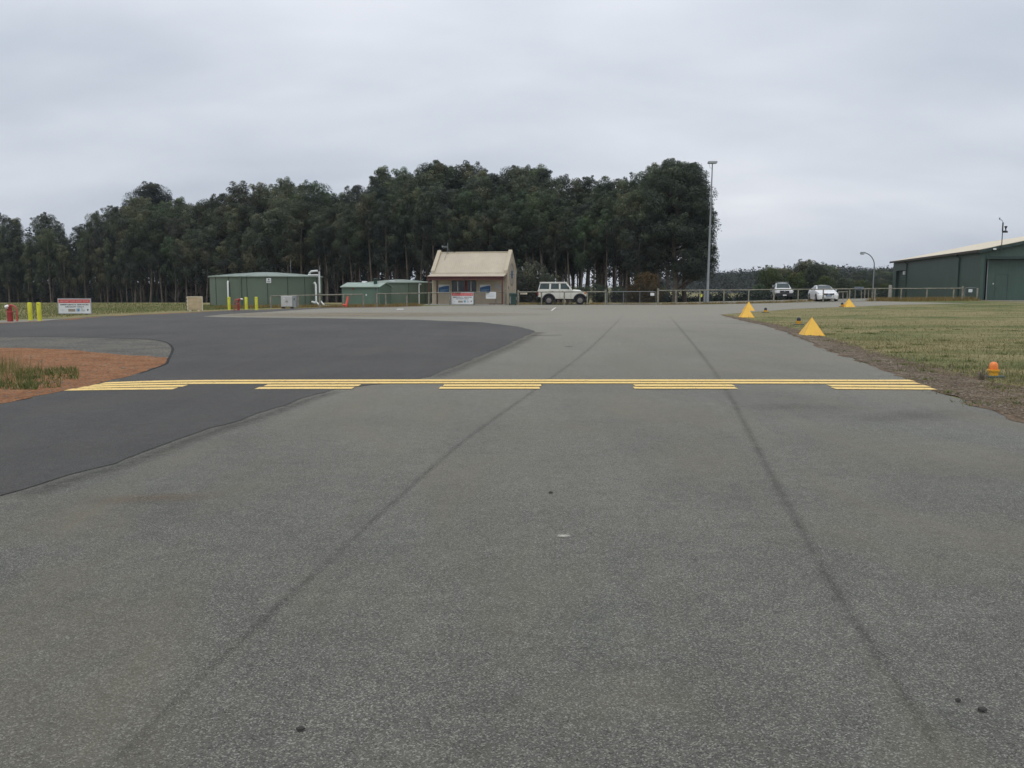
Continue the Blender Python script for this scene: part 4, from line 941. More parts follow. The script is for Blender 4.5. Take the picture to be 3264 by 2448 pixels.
# ------------------------------------------------------------------ signs on the ground and on the fence
def tow_sign(loc, rz, w, h, z0, label, legs=True, depth=0.04):
    t = thing('warning_sign', loc, rz, label, 'sign')
    b = MB().box(-w / 2, w / 2, 0, depth, z0, z0 + h).build('panel', 'white_sheet', t, bevel=0.006)
    f = MB(); e = 0.035
    f.box(-w / 2 - e, w / 2 + e, -0.012, depth + 0.01, z0 + h, z0 + h + e).box(-w / 2 - e, w / 2 + e, -0.012, depth + 0.01, z0 - e, z0).box(-w / 2 - e, -w / 2, -0.012, depth + 0.01, z0, z0 + h).box(w / 2, w / 2 + e, -0.012, depth + 0.01, z0, z0 + h).build('frame', 'sign_grey', t)
    MB().box(-w / 2 + 0.02, w / 2 - 0.02, -0.006, -0.002, z0 + h * 0.72, z0 + h * 0.965).build('red_band', 'sign_red', t)
    text('AIRCRAFT TOW AWAY ZONE', w * 0.90, h * 0.12, 'sign_pink', t, (0, -0.0085, z0 + h * 0.845))
    text('EMERGENCY SERVICES', w * 0.88, h * 0.095, 'sign_black', t, (0, -0.004, z0 + h * 0.60))
    text('AIRCRAFT ONLY', w * 0.60, h * 0.095, 'sign_black', t, (0, -0.004, z0 + h * 0.45))
    lz = z0 + h * 0.22
    MB().tube([(-w * 0.42, -0.004, lz + h * 0.03), (-w * 0.37, -0.004, lz), (-w * 0.33, -0.004, lz + h * 0.03)], 0.008 * w, 4, squash=0.2).build('swoosh_logo', 'sign_black', t)
    MB().box(-w * 0.20, w * 0.02, -0.005, -0.002, lz - h * 0.1, lz + h * 0.08).build('banner_logo', 'sign_sand', t)
    m = MB().box(w * 0.05, w * 0.17, -0.005, -0.002, lz - h * 0.09, lz + h * 0.12).build('blue_logo', 'sign_paleblue', t); MB().box(w * 0.10, w * 0.125, -0.008, -0.0055, lz - h * 0.09, lz + h * 0.07).build('blue_bar', 'sign_blue', m)
    MB().box(w * 0.20, w * 0.26, -0.005, -0.002, lz + h * 0.06, lz + h * 0.11).box(w * 0.205, w * 0.32, -0.005, -0.002, lz - h * 0.02, lz + h * 0.02).box(w * 0.205, w * 0.32, -0.005, -0.002, lz - h * 0.08, lz - h * 0.05).build('text_logo', 'sign_grey', t)
    MB().prism([(w * 0.38, lz), (w * 0.41, lz - h * 0.07), (w * 0.44, lz + 0.01), (w * 0.42, lz + h * 0.09), (w * 0.39, lz + h * 0.06)], -0.005, -0.002).build('dark_emblem', 'logo_green', t)
    if legs:
        for x in (-w * 0.36, w * 0.36): MB().box(x - 0.03, x + 0.03, depth + 0.012, depth + 0.07, -0.25, z0 + h * 0.9).build('leg', 'galv', t)
    return t
g = GX(239, 50.0); tow_sign((g.x, g.y, g.z), R(3), 1.76, 0.80, 0.10, 'free-standing tow away sign on the grass beside the loop road')
g = GX(1474, FY(1474) - 0.09); tow_sign((g.x, g.y, g.z), R(-2), 1.82, 0.95, 0.13, 'tow away sign fixed to the fence under the building window', legs=False)
def small_board(px, w, h, py_top, mat, label, name='notice_board', lines=3):
    g = GX(px, FY(px) - 0.08); z = ZT(py_top, g.y) - g.z; t = thing(name, g, 0, label, 'sign'); MB().box(-w / 2, w / 2, 0, 0.025, z - h, z).build('panel', mat, t)
    for i in range(lines): MB().box(-w * 0.34, w * 0.34, -0.003, -0.001, z - h * (0.3 + 0.2 * i), z - h * (0.25 + 0.2 * i)).build('text_line', 'sign_grey', t)
    MB().box(-0.03, 0.03, 0.026, 0.05, z - h, z + 0.005).build('bracket', 'galv', t)
small_board(1565, 0.88, 0.56, 931, 'white_sheet', 'white notice on the fence right of the tow away sign')
small_board(1669, 0.62, 0.22, 930, 'pallet_white', 'cream plate on the rail between bin and four-wheel drive', lines=0)
small_board(1630, 0.34, 0.2, 937, 'white_sheet', 'small pale plate by the bin handle', lines=0)
g = GX(2234, FY(2234) - 0.07); t = thing('marker_plate', g, 0, 'small yellow marker plate on the fence post by the mast', 'plate'); MB().prism([(-0.03, 0.62), (0.10, 0.70), (0.12, 0.86), (0.0, 0.95), (-0.04, 0.8)], 0, 0.01).build('plate', 'bollard_yellow', t); MB().tube([(0.03, 0.02, 0.7), (0.0, 0.07, 0.7)], 0.012, 6).build('bolt', 'galv', t)

# ------------------------------------------------------------------ bollards, hydrants, cabinet, panel, bin
def bollard(px, py, h, slot, lean, label):
    c = P(px, py); t = thing('bollard', c, 0, label, 'bollard', 'yellow bollards around the hydrants'); r = 0.098
    b = MB().tube([(0, 0, -0.3), (lean * 0.5, 0, h * 0.5), (lean, 0, h - 0.03), (lean, 0, h - 0.008), (lean, 0, h)], [r, r, r, r * 0.93, r * 0.7], 18).build('post', 'bollard_yellow', t, smooth=True)
    if slot: MB().tube([(lean - 0.035, -r * 0.93, h - 0.055), (lean + 0.04, -r * 0.97, h - 0.10)], 0.02, 6, squash=0.5).build('slot', 'bollard_hole', b)
    MB().lathe([(r + 0.05, -0.02), (r + 0.05, 0.028), (r + 0.005, 0.034)], 18).build('collar', 'concrete', t)
for a in ((98, 1023.5, 0.86, 0, -0.01, 'left of the two yellow bollards beside the left hydrant'), (127, 1024.5, 0.87, 1, -0.012, 'right of the two yellow bollards, with a dark slot near its top'),
          (731, 989.5, 0.9, 1, 0, 'yellow bollard just left of the hydrant by the tank'), (785.5, 988, 0.88, 0, 0, 'yellow bollard just right of the hydrant by the tank'), (818, 989.5, 0.9, 1, 0, 'rightmost yellow bollard, between hydrant and grey cabinet')): bollard(*a)
def hydrant(px, py, s, mirror, label, thick):
    c = P(px, py); t = thing('hydrant', c, 0, label, 'hydrant'); m = -1 if mirror else 1
    r = 0.125 if thick else 0.085
    MB().tube([(0, 0, -0.3), (0, 0, 0.42)], r, 16).build('standpipe', 'hydrant_red', t, smooth=True)
    MB().lathe([(r + 0.004, 0.42), (r + 0.03, 0.425), (r + 0.03, 0.47), (r * 0.85, 0.475)], 16).build('flange', 'hydrant_red_pale', t, smooth=True)
    k = r * 0.85
    MB().tube([(0, 0, 0.46), (0, 0, 0.58), (0.02 * m, -0.02, 0.66), (0.09 * m, -0.05, 0.73), (0.2 * m, -0.08, 0.76)] if not thick else [(0, 0, 0.46), (0, 0, 0.6), (-0.01 * m, -0.02, 0.66), (-0.04 * m, -0.06, 0.70)], k, 14).build('elbow', 'hydrant_red', t, smooth=True)
    if thick: MB().tube([(-0.02, -0.04, 0.68), (-0.10, -0.10, 0.66), (-0.14, -0.13, 0.645)], [0.10, 0.095, 0.075], 14).build('outlet_cap', 'alu_cap', t, smooth=True)
    else: MB().tube([(0.2 * m, -0.08, 0.76), (0.3 * m, -0.11, 0.755), (0.36 * m, -0.12, 0.745)], [0.06, 0.055, 0.04], 12).build('outlet_cap', 'alu_cap', t, smooth=True)
    d = 0.32 if thick else -0.27
    MB().tube([(d, 0, -0.3), (d, 0, 0.5), (d * 0.94, 0, 0.62), (d * 0.7, 0, 0.70), (d * 0.35, 0, 0.75), (0, 0, 0.73)], 0.042 if thick else 0.036, 10).build('bypass_pipe', 'hydrant_red_pale', t, smooth=True)
    MB().tube([(r, 0, 0.43), (d * 0.92, 0, 0.45)] if thick else [(-r, 0, 0.43), (d * 0.9, 0, 0.45)], 0.016, 6).build('brace', 'dark_steel', t)
hydrant(33, 1025, 1, False, 'thick red hydrant standpipe with pale cap at far left', True)
hydrant(760, 989.5, 1, False, 'slimmer red hydrant standpipe between yellow bollards by the tank', False)
def cabinet():
    c = GX(919, 64.6); t = thing('equipment_cabinet', c, 0, 'grey two-door steel cabinet standing in front of the fence', 'cabinet'); z0, z1 = 0.12, 0.91
    MB().box(-0.52, 0.32, 0, 0.5, z0, z1).build('body', 'cabinet_grey', t, bevel=0.012); MB().box(0.33, 0.54, 0.05, 0.5, z0 - 0.03, z1 + 0.04).build('side_box', 'cabinet_dark', t, bevel=0.01)
    for x0, x1, hx in ((-0.50, -0.105, -0.15), (-0.095, 0.30, -0.05)):
        d = MB().box(x0, x1, -0.022, -0.001, z0 + 0.03, z1 - 0.03).build('door', 'cabinet_grey', t, bevel=0.006); MB().box(hx - 0.014, hx + 0.014, -0.045, -0.0225, 0.46, 0.56).build('handle', 'dark_steel', d)
    MB().box(-0.35, -0.25, -0.026, -0.0225, 0.72, 0.77).build('label_plate', 'white_sheet', t); MB().box(0.40, 0.46, 0.035, 0.049, 0.6, 0.76).build('meter_window', 'dark_steel', t)
    for x in (-0.42, 0.22): MB().box(x - 0.08, x + 0.08, 0.05, 0.45, -0.1, z0).build('foot', 'dark_steel', t)
cabinet()
def cream_panel():
    c = GX(622, 57.6); t = thing('plastic_pallet', c, R(-6), 'cream plastic pallet standing on edge beside the loop road', 'pallet'); w, h = 1.02, 0.96
    for i in range(8):
        z = 0.1 + i * (h - 0.14) / 8; MB().box(-w / 2 + 0.03, w / 2 - 0.03, 0.0 if i % 2 else 0.012, 0.05, z + 0.004, z + (h - 0.14) / 8 - 0.004).build('slat', 'pallet_cream', t, bevel=0.006)
    MB().box(-w / 2, w / 2, -0.01, 0.07, h - 0.035, h).box(w / 2 - 0.028, w / 2, -0.01, 0.07, 0.06, h - 0.036).box(-w / 2, -w / 2 + 0.028, -0.01, 0.07, 0.06, h - 0.036).box(-w / 2 + 0.03, w / 2 - 0.03, 0.052, 0.07, 0.08, h - 0.04).build('frame', 'pallet_white', t)
    for i in range(4): z = 0.13 + i * 0.23; MB().box(-w / 2 - 0.045, -w / 2 - 0.001, 0.0, 0.14, z, z + 0.12).build('block', 'pallet_white', t, bevel=0.012)
    for x in (-0.34, 0.24): MB().box(x - 0.05, x + 0.05, -0.06, 0.14, -0.02, 0.06).build('foot', 'pallet_white', t, bevel=0.012)
cream_panel()
def wheelie_bin():
    c = GX(1635, 75.6); t = thing('wheelie_bin', c, R(8), 'dark green wheelie bin beside the cream building', 'bin')
    MB().hexa([(-0.22, -0.27, 0.06), (0.22, -0.27, 0.06), (0.22, 0.22, 0.06), (-0.22, 0.22, 0.06)], [(-0.28, -0.34, 0.94), (0.28, -0.34, 0.94), (0.28, 0.32, 0.94), (-0.28, 0.32, 0.94)]).build('body', 'bin_green', t, bevel=0.025, seg=2)
    MB().hexa([(-0.30, -0.37, 0.945), (0.30, -0.37, 0.945), (0.30, 0.34, 0.945), (-0.30, 0.34, 0.945)], [(-0.24, -0.30, 1.06), (0.24, -0.30, 1.06), (0.24, 0.3, 1.06), (-0.24, 0.3, 1.06)]).build('lid', 'bin_green', t, bevel=0.03, seg=2)
    for x in (-0.25, 0.25): MB().lathe([(0.1, -0.03), (0.1, 0.03)], 14, (x, 0.24, 0.09), 'x').build('wheel', 'tyre', t)
    MB().tube([(-0.22, 0.38, 0.98), (0.22, 0.38, 0.98)], 0.02, 8).build('handle', 'bin_green', t)
    MB().box(-0.27, -0.235, -0.325, -0.31, 0.15, 0.75).build('reflective_strip', 'sign_grey', t); MB().box(0.235, 0.262, -0.335, -0.318, 0.45, 0.72).build('reflective_strip', 'sign_grey', t)
wheelie_bin()
def red_pipe():
    c = GX(1101, 68.0); t = thing('red_pipe_elbow', c, 0, 'bright red bent pipe leaning on the fence by the pump shed', 'pipe')
    MB().tube([(0.16, 0.28, 0.84), (0.12, 0.2, 0.55), (0.06, 0.05, 0.22), (0.05, 0.0, 0.07)], [0.075, 0.085, 0.085, 0.085], 12).build('upright_pipe', 'orange_red', t, smooth=True)
    MB().tube([(0.06, 0.0, 0.16), (-0.05, -0.02, 0.19), (-0.2, -0.03, 0.2)], [0.085, 0.08, 0.075], 12).build('branch_pipe', 'orange_red', t, smooth=True)
    MB().lathe([(0.1, 0), (0.1, 0.04)], 12, (0.05, 0.0, 0.05)).build('flange', 'orange_red', t)
red_pipe()
for px, Y, s, lab in ((1043, 70.5, 0.14, 'white stone lump in grass below the tank pipes, nearest'), (1055, 71.5, 0.1, 'small white lump at the foot of the white pipe'), (1086, 70.2, 0.13, 'white lump in the grass left of the pump shed')):
    c = GX(px, Y); r_ = random.Random(px); mb = MB().lathe([(s * 0.6, -0.05), (s, 0.03), (s * 0.9, s * 0.7), (s * 0.4, s)], 9); mb.v = [(x * r_.uniform(0.85, 1.15), y * r_.uniform(0.85, 1.15), z) for x, y, z in mb.v]
    o = mb.build('white_stone', 'white_sheet', smooth=True); o.location = c; tag(o, lab, 'stone', 'white lumps in the grass near the tanks')

# ------------------------------------------------------------------ taxiway markers and edge lights
def pyramid(px, py, side, h, rot, label):
    c = P(px, py); t = thing('marker_pyramid', c, rot, label, 'marker', 'yellow pyramid markers along the grass edge'); s = side / 2; z0 = 0.015
    cor = [(-s, -s), (s, -s), (s, s), (-s, s)]
    for i in range(4):      # four folded sheets with real thickness
        a, b = cor[i], cor[(i + 1) % 4]; k = 0.975
        MB().add([(a[0], a[1], z0), (b[0], b[1], z0), (0, 0, h), (a[0] * k, a[1] * k, z0), (b[0] * k, b[1] * k, z0), (0, 0, h * k)], [(0, 1, 2), (5, 4, 3), (0, 3, 4, 1), (1, 4, 5, 2), (2, 5, 3, 0)]).build('face', 'marker_yellow', t)
        MB().tube([(a[0], a[1], z0), (0, 0, h + 0.001)], 0.005, 5).build('folded_edge', 'marker_seam', t)
    MB().box(-s - 0.02, s + 0.02, -s - 0.02, s + 0.02, -0.03, z0).build('base_flange', 'marker_yellow', t)
pyramid(2586, 1069, 0.67, 0.60, R(-3), 'nearest large yellow pyramid marker at the grass edge')
pyramid(2379, 1011.5, 0.67, 0.60, R(-3), 'front yellow pyramid of the overlapping pair at the grass tip')
pyramid(2386, 990.5, 0.67, 0.60, R(-3), 'rear yellow pyramid of the overlapping pair at the grass tip')
pyramid(2705, 978.3, 0.67, 0.60, R(0), 'farthest yellow pyramid marker, in front of the white sedan')
def edge_light(px, py, domem, lab, s=1.0):
    c = P(px, py); t = thing('edge_light', c, R(10), lab, 'edge light', 'taxiway edge lights in the grass')
    MB().box(-0.2 * s, 0.2 * s, -0.17 * s, 0.17 * s, -0.05, 0.035).build('base_plate', 'plate_teal', t, bevel=0.008)
    MB().lathe([(0.105 * s, 0.035), (0.11 * s, 0.14 * s), (0.13 * s, 0.145 * s), (0.132 * s, 0.175 * s), (0.1 * s, 0.18 * s)], 20).build('body', 'light_body', t, smooth=True)
    for i in range(6):
        a = i * math.pi / 3; MB().lathe([(0.012, 0.14 * s), (0.012, 0.185 * s)], 6, (0.122 * s * math.cos(a), 0.122 * s * math.sin(a), 0)).build('clamp_bolt', 'light_body', t)
    MB().lathe([(0.095 * s, 0.18 * s), (0.095 * s, 0.26 * s), (0.085 * s, 0.31 * s), (0.055 * s, 0.345 * s), (0.01, 0.357 * s)], 20).build('dome', domem, t, smooth=True)
edge_light(3165, 1203, 'dome_orange', 'orange domed edge light on a dark plate, nearest in the grass', 0.78)
edge_light(2545.5, 1035, 'dome_dark', 'dark domed yellow edge light behind the nearest pyramid', 0.88)
edge_light(2440, 997, 'dome_dark', 'dark domed edge light right of the overlapping pyramids', 0.9)
edge_light(2684, 978.5, 'dome_dark', 'farthest dark domed edge light beside the farthest pyramid', 0.9)
# dry twiggy plant next to the near light
c = P(3128, 1213); r_ = random.Random(3); t = thing('dry_weed', c, 0, 'dry brown twiggy weed beside the orange domed light', 'weed'); m = MB()
for i in range(46):
    a = r_.uniform(0, 6.28); l = r_.uniform(0.1, 0.24); e = r_.uniform(0.5, 1.4); b = Vector((math.cos(a) * math.cos(e) * l, math.sin(a) * math.cos(e) * l, math.sin(e) * l)); m.tube([(0, 0, -0.02), b * 0.5 + Vector((r_.uniform(-.02, .02), r_.uniform(-.02, .02), 0)), b], [0.005, 0.004, 0.002], 4, False)
m.build('twigs', 'stones', t)

# ------------------------------------------------------------------ poles
def mast():
    Y = 84.0; b = GX(2254, Y); t = thing('floodlight_mast', b, 0, 'tall grey tapered light mast with a flat floodlight head', 'light mast'); top = ZT(521, Y) - b.z; lx = 0.18
    MB().tube([(0, 0, -0.4), (0.01, 0, 1.2), (0.02, 0, 1.25), (lx, 0, top)], [0.17, 0.165, 0.125, 0.05], 12).build('pole', 'galv', t, smooth=True)
    MB().box(-0.34, -0.172, -0.13, 0.13, -0.2, 1.15).build('control_box', 'galv', t, bevel=0.015)
    h = MB().hexa([(lx - 0.42, -0.28, top), (lx + 0.40, -0.28, top), (lx + 0.40, 0.28, top), (lx - 0.42, 0.28, top)], [(lx - 0.40, -0.2, top + 0.2), (lx + 0.42, -0.2, top + 0.2), (lx + 0.42, 0.2, top + 0.2), (lx - 0.40, 0.2, top + 0.2)]).build('lamp_head', 'galv', t, bevel=0.02)
    MB().box(lx - 0.36, lx + 0.34, -0.22, 0.22, top - 0.02, top - 0.001).build('lens', 'lamp_glass', h); MB().tube([(lx - 0.28, 0, top), (lx - 0.26, 0, top - 0.25), (lx - 0.18, 0, top - 0.42), (lx - 0.05, 0, top - 0.45)], 0.012, 5).build('loose_cable', 'dark_steel', h)
    MB().lathe([(0.24, -0.05), (0.24, 0.03), (0.17, 0.035)], 12).build('base_flange', 'galv', t)
mast()
def street_lamp():
    Y = 95.0; b = GX(2781, Y); t = thing('street_lamp', b, 0, 'grey street lamp with a curved arm beside the hangar', 'street lamp'); top = ZT(805, Y) - b.z
    path = [(0, 0, -0.3), (0.04, 0, top - 1.5)] + [(0.05 - 1.3 * (1 - math.cos(a)), 0, top - 1.4 + 1.4 * math.sin(a)) for a in [R(q) for q in (10, 25, 40, 55, 70, 82)]]
    MB().tube(path, [0.085, 0.07] + [0.055] * 6, 10).build('pole', 'galv', t, smooth=True); e = path[-1]
    MB().hexa([(e[0] - 0.45, -0.12, top - 0.14), (e[0] + 0.1, -0.1, top - 0.1), (e[0] + 0.1, 0.1, top - 0.1), (e[0] - 0.45, 0.12, top - 0.14)], [(e[0] - 0.4, -0.08, top + 0.06), (e[0] + 0.1, -0.06, top + 0.06), (e[0] + 0.1, 0.06, top + 0.06), (e[0] - 0.4, 0.08, top + 0.06)]).build('lamp_head', 'galv', t, bevel=0.015)
    MB().box(e[0] - 0.38, e[0] - 0.05, -0.09, 0.09, top - 0.24, top - 0.145).build('photocell_glass', 'sign_grey', t)
street_lamp()
# things beyond the fence between sedan and hangar
b = GX(2737, 90); t = thing('sign_board', b, 0, 'dark blue board with pale top edge behind the fence', 'sign'); z = ZT(914.5, 90) - b.z
MB().box(-0.44, 0.44, 0, 0.05, z - 0.28, z - 0.06).build('board', 'sign_blue', t); MB().box(-0.46, 0.46, -0.02, 0.07, z - 0.055, z).build('top_edge', 'sign_grey', t)
for x in (-0.35, 0.3): MB().box(x - 0.035, x + 0.035, 0.051, 0.11, -0.3, z - 0.08).build('leg', 'timber', t)
b = GX(2836, 79.5); t = thing('corner_post', b, 0, 'thick pale post standing in front of the hangar corner', 'post'); MB().tube([(0, 0, -0.3), (0, 0, 1.3), (0, 0, 1.33)], [0.15, 0.145, 0.12], 12).build('post', 'concrete', t, smooth=True); MB().lathe([(0.15, 1.02), (0.156, 1.03), (0.156, 1.08), (0.15, 1.09)], 12).build('band', 'galv', t)
def low_rail(px0, px1, Y, h, lab):
    a = GX(px0, Y); c = GX(px1, Y + 1); d = c - a; t = thing('low_barrier', a, 0, lab, 'barrier')
    for f in (0, 0.5, 1): q = d * f; MB().tube([(q.x, q.y, q.z - 0.3), (q.x, q.y, q.z + h)], 0.06, 8).build('post', 'timber', t)
    for hh in (h - 0.03,): MB().tube([(0, -0.07, hh), (d.x, d.y - 0.07, d.z + hh)], 0.05, 8).build('rail', 'timber', t)
low_rail(2672, 2700, 86, 0.75, 'low timber barrier right behind the white sedan'); low_rail(2756, 2779, 92, 1.0, 'timber posts and rail beside the curved street lamp')

# ------------------------------------------------------------------ vehicles
def wheel(parent, x, y, r, w, name='wheel'):
    wh = MB().lathe([(r * 0.5, -w / 2 + 0.02), (r * 0.86, -w / 2), (r * 0.97, -w / 2 + 0.03), (r, -w / 4), (r, w / 4), (r * 0.97, w / 2 - 0.03), (r * 0.86, w / 2), (r * 0.5, w / 2 - 0.02)], 28, (0, 0, 0), 'y').build(name, 'tyre', parent, smooth=True); wh.location = (x, y, r)
    for s in (-1, 1):
        m = MB(); pr = [(r * 0.57, s * (w / 2 - 0.004)), (r * 0.55, s * (w / 2 + 0.012)), (r * 0.48, s * (w / 2 - 0.03)), (r * 0.24, s * (w / 2 - 0.012)), (r * 0.2, s * (w / 2 + 0.03)), (r * 0.06, s * (w / 2 + 0.035))]; m.lathe(pr, 24, (0, 0, 0), 'y'); m.build('rim', 'rim', wh, smooth=True)
        m = MB()
        for i in range(8): a = i * math.pi / 4; m.lathe([(r * 0.05, s * (w / 2 - 0.03)), (r * 0.05, s * (w / 2 - 0.012))], 8, (r * 0.36 * math.cos(a), 0, r * 0.36 * math.sin(a)), 'y')
        m.build('rim_hole', 'black_plastic', wh)
    return wh
def four_wheel_drive():
    # local x forward, origin under the rear axle
    c = GX(1749.6, 78.6); th = R(-3); t = thing('four_wheel_drive', c, th, 'white boxy four-wheel drive wagon parked behind the fence', 'car')
    WB = 2.72; r = 0.395; hw_ = 0.80
    def arch(cx, rr, a0=180, a1=0, n=10, z=None): return [(cx + rr * math.cos(R(a0 + (a1 - a0) * i / n)), 0.42 + rr * math.sin(R(a0 + (a1 - a0) * i / n))) for i in range(n + 1)]
    prof = [(-0.97, 0.70), (-0.55, 0.60)] + arch(0.0, 0.50) + [(0.55, 0.52), (WB - 0.55, 0.50)] + arch(WB, 0.50) + [(WB + 0.56, 0.72), (WB + 0.57, 0.95), (WB + 0.50, 1.10), (WB + 0.30, 1.17), (2.12, 1.27), (2.02, 1.34), (-0.92, 1.34), (-0.98, 1.25)]
    MB().prism(prof, -hw_, hw_).build('body', 'cream_paint', t, bevel=0.035, seg=2)
    MB().box(-0.6, WB + 0.45, -0.62, 0.62, 0.42, 0.9).build('underbody', 'black_plastic', t)
    a = [(-0.93, -0.775, 1.335), (2.05, -0.775, 1.335), (2.05, 0.775, 1.335), (-0.93, 0.775, 1.335)]; b2 = [(-0.76, -0.66, 1.93), (1.56, -0.66, 1.93), (1.56, 0.66, 1.93), (-0.76, 0.66, 1.93)]
    cab = MB().hexa(a, b2).build('cabin', 'cream_paint', t, bevel=0.04, seg=2)
    MB().box(-0.80, 1.60, -0.69, 0.69, 1.915, 1.985).build('roof', 'cream_paint', t, bevel=0.03, seg=2)
    for s in (-1, 1): MB().box(-0.82, 1.5, s * 0.705 - 0.015, s * 0.705 + 0.015, 1.90, 1.93).build('rain_gutter', 'cream_paint', t)
    def side_y(z): return 0.775 + (0.66 - 0.775) * (z - 1.335) / (1.93 - 1.335)
    for s in (-1, 1):
        for (x0, x1, x0t, x1t) in ((-0.84, 0.02, -0.73, 0.04), (0.17, 0.88, 0.20, 0.87), (1.02, 1.82, 1.02, 1.50)):
            z0, z1 = 1.375, 1.845; o = 0.012
            q = [(x0, s * (side_y(z0) + o), z0), (x1, s * (side_y(z0) + o), z0), (x1t, s * (side_y(z1) + o), z1), (x0t, s * (side_y(z1) + o), z1)]; p = [(v[0], v[1] - s * 0.03, v[2]) for v in q]
            MB().hexa(p, q).build('side_window', 'car_glass', t)
        for x in (0.10, 0.96, 1.93): MB().box(x - 0.006, x + 0.006, s * (hw_ + 0.001), s * (hw_ + 0.004), 0.60, 1.30).build('door_gap', 'black_plastic', t)
        for x in (0.25, 1.12): MB().box(x, x + 0.14, s * (hw_ + 0.002), s * (hw_ + 0.03), 1.16, 1.20).build('door_handle', 'black_plastic', t)
        MB().tube([(1.72, s * 0.80, 1.40), (1.76, s * 0.92, 1.42)], 0.02, 6).box(1.66, 1.75, s * 0.88, s * 1.03, 1.36, 1.58).build('mirror', 'black_plastic', t)
        for cx in (0, WB):
            fl = MB(); n = 12
            for i in range(n):
                a0, a1 = R(185 - 190 * i / n), R(185 - 190 * (i + 1) / n); f = lambda rr, a, y: (cx + rr * math.cos(a), y, 0.42 + rr * math.sin(a))
                fl.hexa([f(0.495, a0, s * (hw_ - 0.03)), f(0.60, a0, s * (hw_ - 0.03)), f(0.60, a1, s * (hw_ - 0.03)), f(0.495, a1, s * (hw_ - 0.03))], [f(0.495, a0, s * (hw_ + 0.06)), f(0.58, a0, s * (hw_ + 0.03)), f(0.58, a1, s * (hw_ + 0.03)), f(0.495, a1, s * (hw_ + 0.06))])
            fl.build('wheel_flare', 'black_plastic', t)
            wheel(t, cx, s * (hw_ - 0.10), r, 0.25)
        MB().box(-0.995, -0.965, s * 0.62 - 0.09, s * 0.62 + 0.16 * (1 if s > 0 else 1), 0.78, 1.10).build('tail_light', 'tail_red', t)
        MB().box(-1.0, -0.90, s * 0.79, s * 0.815, 0.80, 1.10).build('tail_light_side', 'tail_red', t)
        MB().box(WB + 0.53, WB + 0.585, s * 0.52 - 0.14, s * 0.52 + 0.14, 0.86, 1.06).build('headlight', 'lamp_glass', t, bevel=0.02)
        MB().box(WB + 0.36, WB + 0.56, s * 0.775, s * 0.812, 0.94, 1.08).build('indicator', 'amber', t)
    MB().box(WB + 0.555, WB + 0.585, -0.36, 0.36, 0.84, 1.06).build('grille', 'black_plastic', t)
    MB().box(WB + 0.50, WB + 0.68, -0.86, 0.86, 0.52, 0.76).build('front_bumper', 'black_plastic', t, bevel=0.03); MB().box(-1.10, -0.95, -0.80, 0.80, 0.46, 0.68).build('rear_bumper', 'black_plastic', t, bevel=0.03)
    MB().hexa([(2.0, -0.68, 1.385), (2.03, 0.68, 1.385), (2.02, 0.68, 1.40), (2.0, -0.68, 1.40)], [(1.61, -0.6, 1.86), (1.61, 0.6, 1.86), (1.60, 0.6, 1.88), (1.60, -0.6, 1.88)]).build('windscreen', 'car_glass', t)
    MB().hexa([(2.1, -0.5, 1.25), (WB + 0.2, -0.42, 1.17), (WB + 0.2, 0.42, 1.17), (2.1, 0.5, 1.25)], [(2.14, -0.38, 1.345), (WB - 0.05, -0.30, 1.30), (WB - 0.05, 0.30, 1.30), (2.14, 0.38, 1.345)]).build('bonnet_bulge', 'cream_paint', t, bevel=0.03, seg=2)
    MB().hexa([(-0.955, -0.65, 1.38), (-0.935, -0.65, 1.38), (-0.935, 0.65, 1.38), (-0.955, 0.65, 1.38)], [(-0.81, -0.58, 1.84), (-0.79, -0.58, 1.84), (-0.79, 0.58, 1.84), (-0.81, 0.58, 1.84)]).build('rear_window', 'car_glass', t)
    MB().tube([(2.0, -0.78, 1.3), (2.02, -0.80, 2.05)], 0.01, 5).build('aerial', 'black_plastic', t)
four_wheel_drive()
def loft(secs, name, mat, parent, smooth=True):
    'secs: list of (x, [(y, z), ...half section from bottom outside to top centre])'
    mb = MB(); vs = []; k = None
    for x, h in secs:
        full = [(x, -y, z) for y, z in h] + [(x, y, z) for y, z in reversed(h)]; k = len(full); vs += full
    n = len(secs); fs = [(i * k + j, (i + 1) * k + j, (i + 1) * k + (j + 1) % k, i * k + (j + 1) % k) for i in range(n - 1) for j in range(k)]
    fs += [tuple(range(k)), tuple(reversed(range((n - 1) * k, n * k)))]
    mb.add(vs, fs); o = mb.build(name, mat, parent)
    if smooth:
        o.data.shade_smooth(); o.data.set_sharp_from_angle(angle=R(42))
    return o
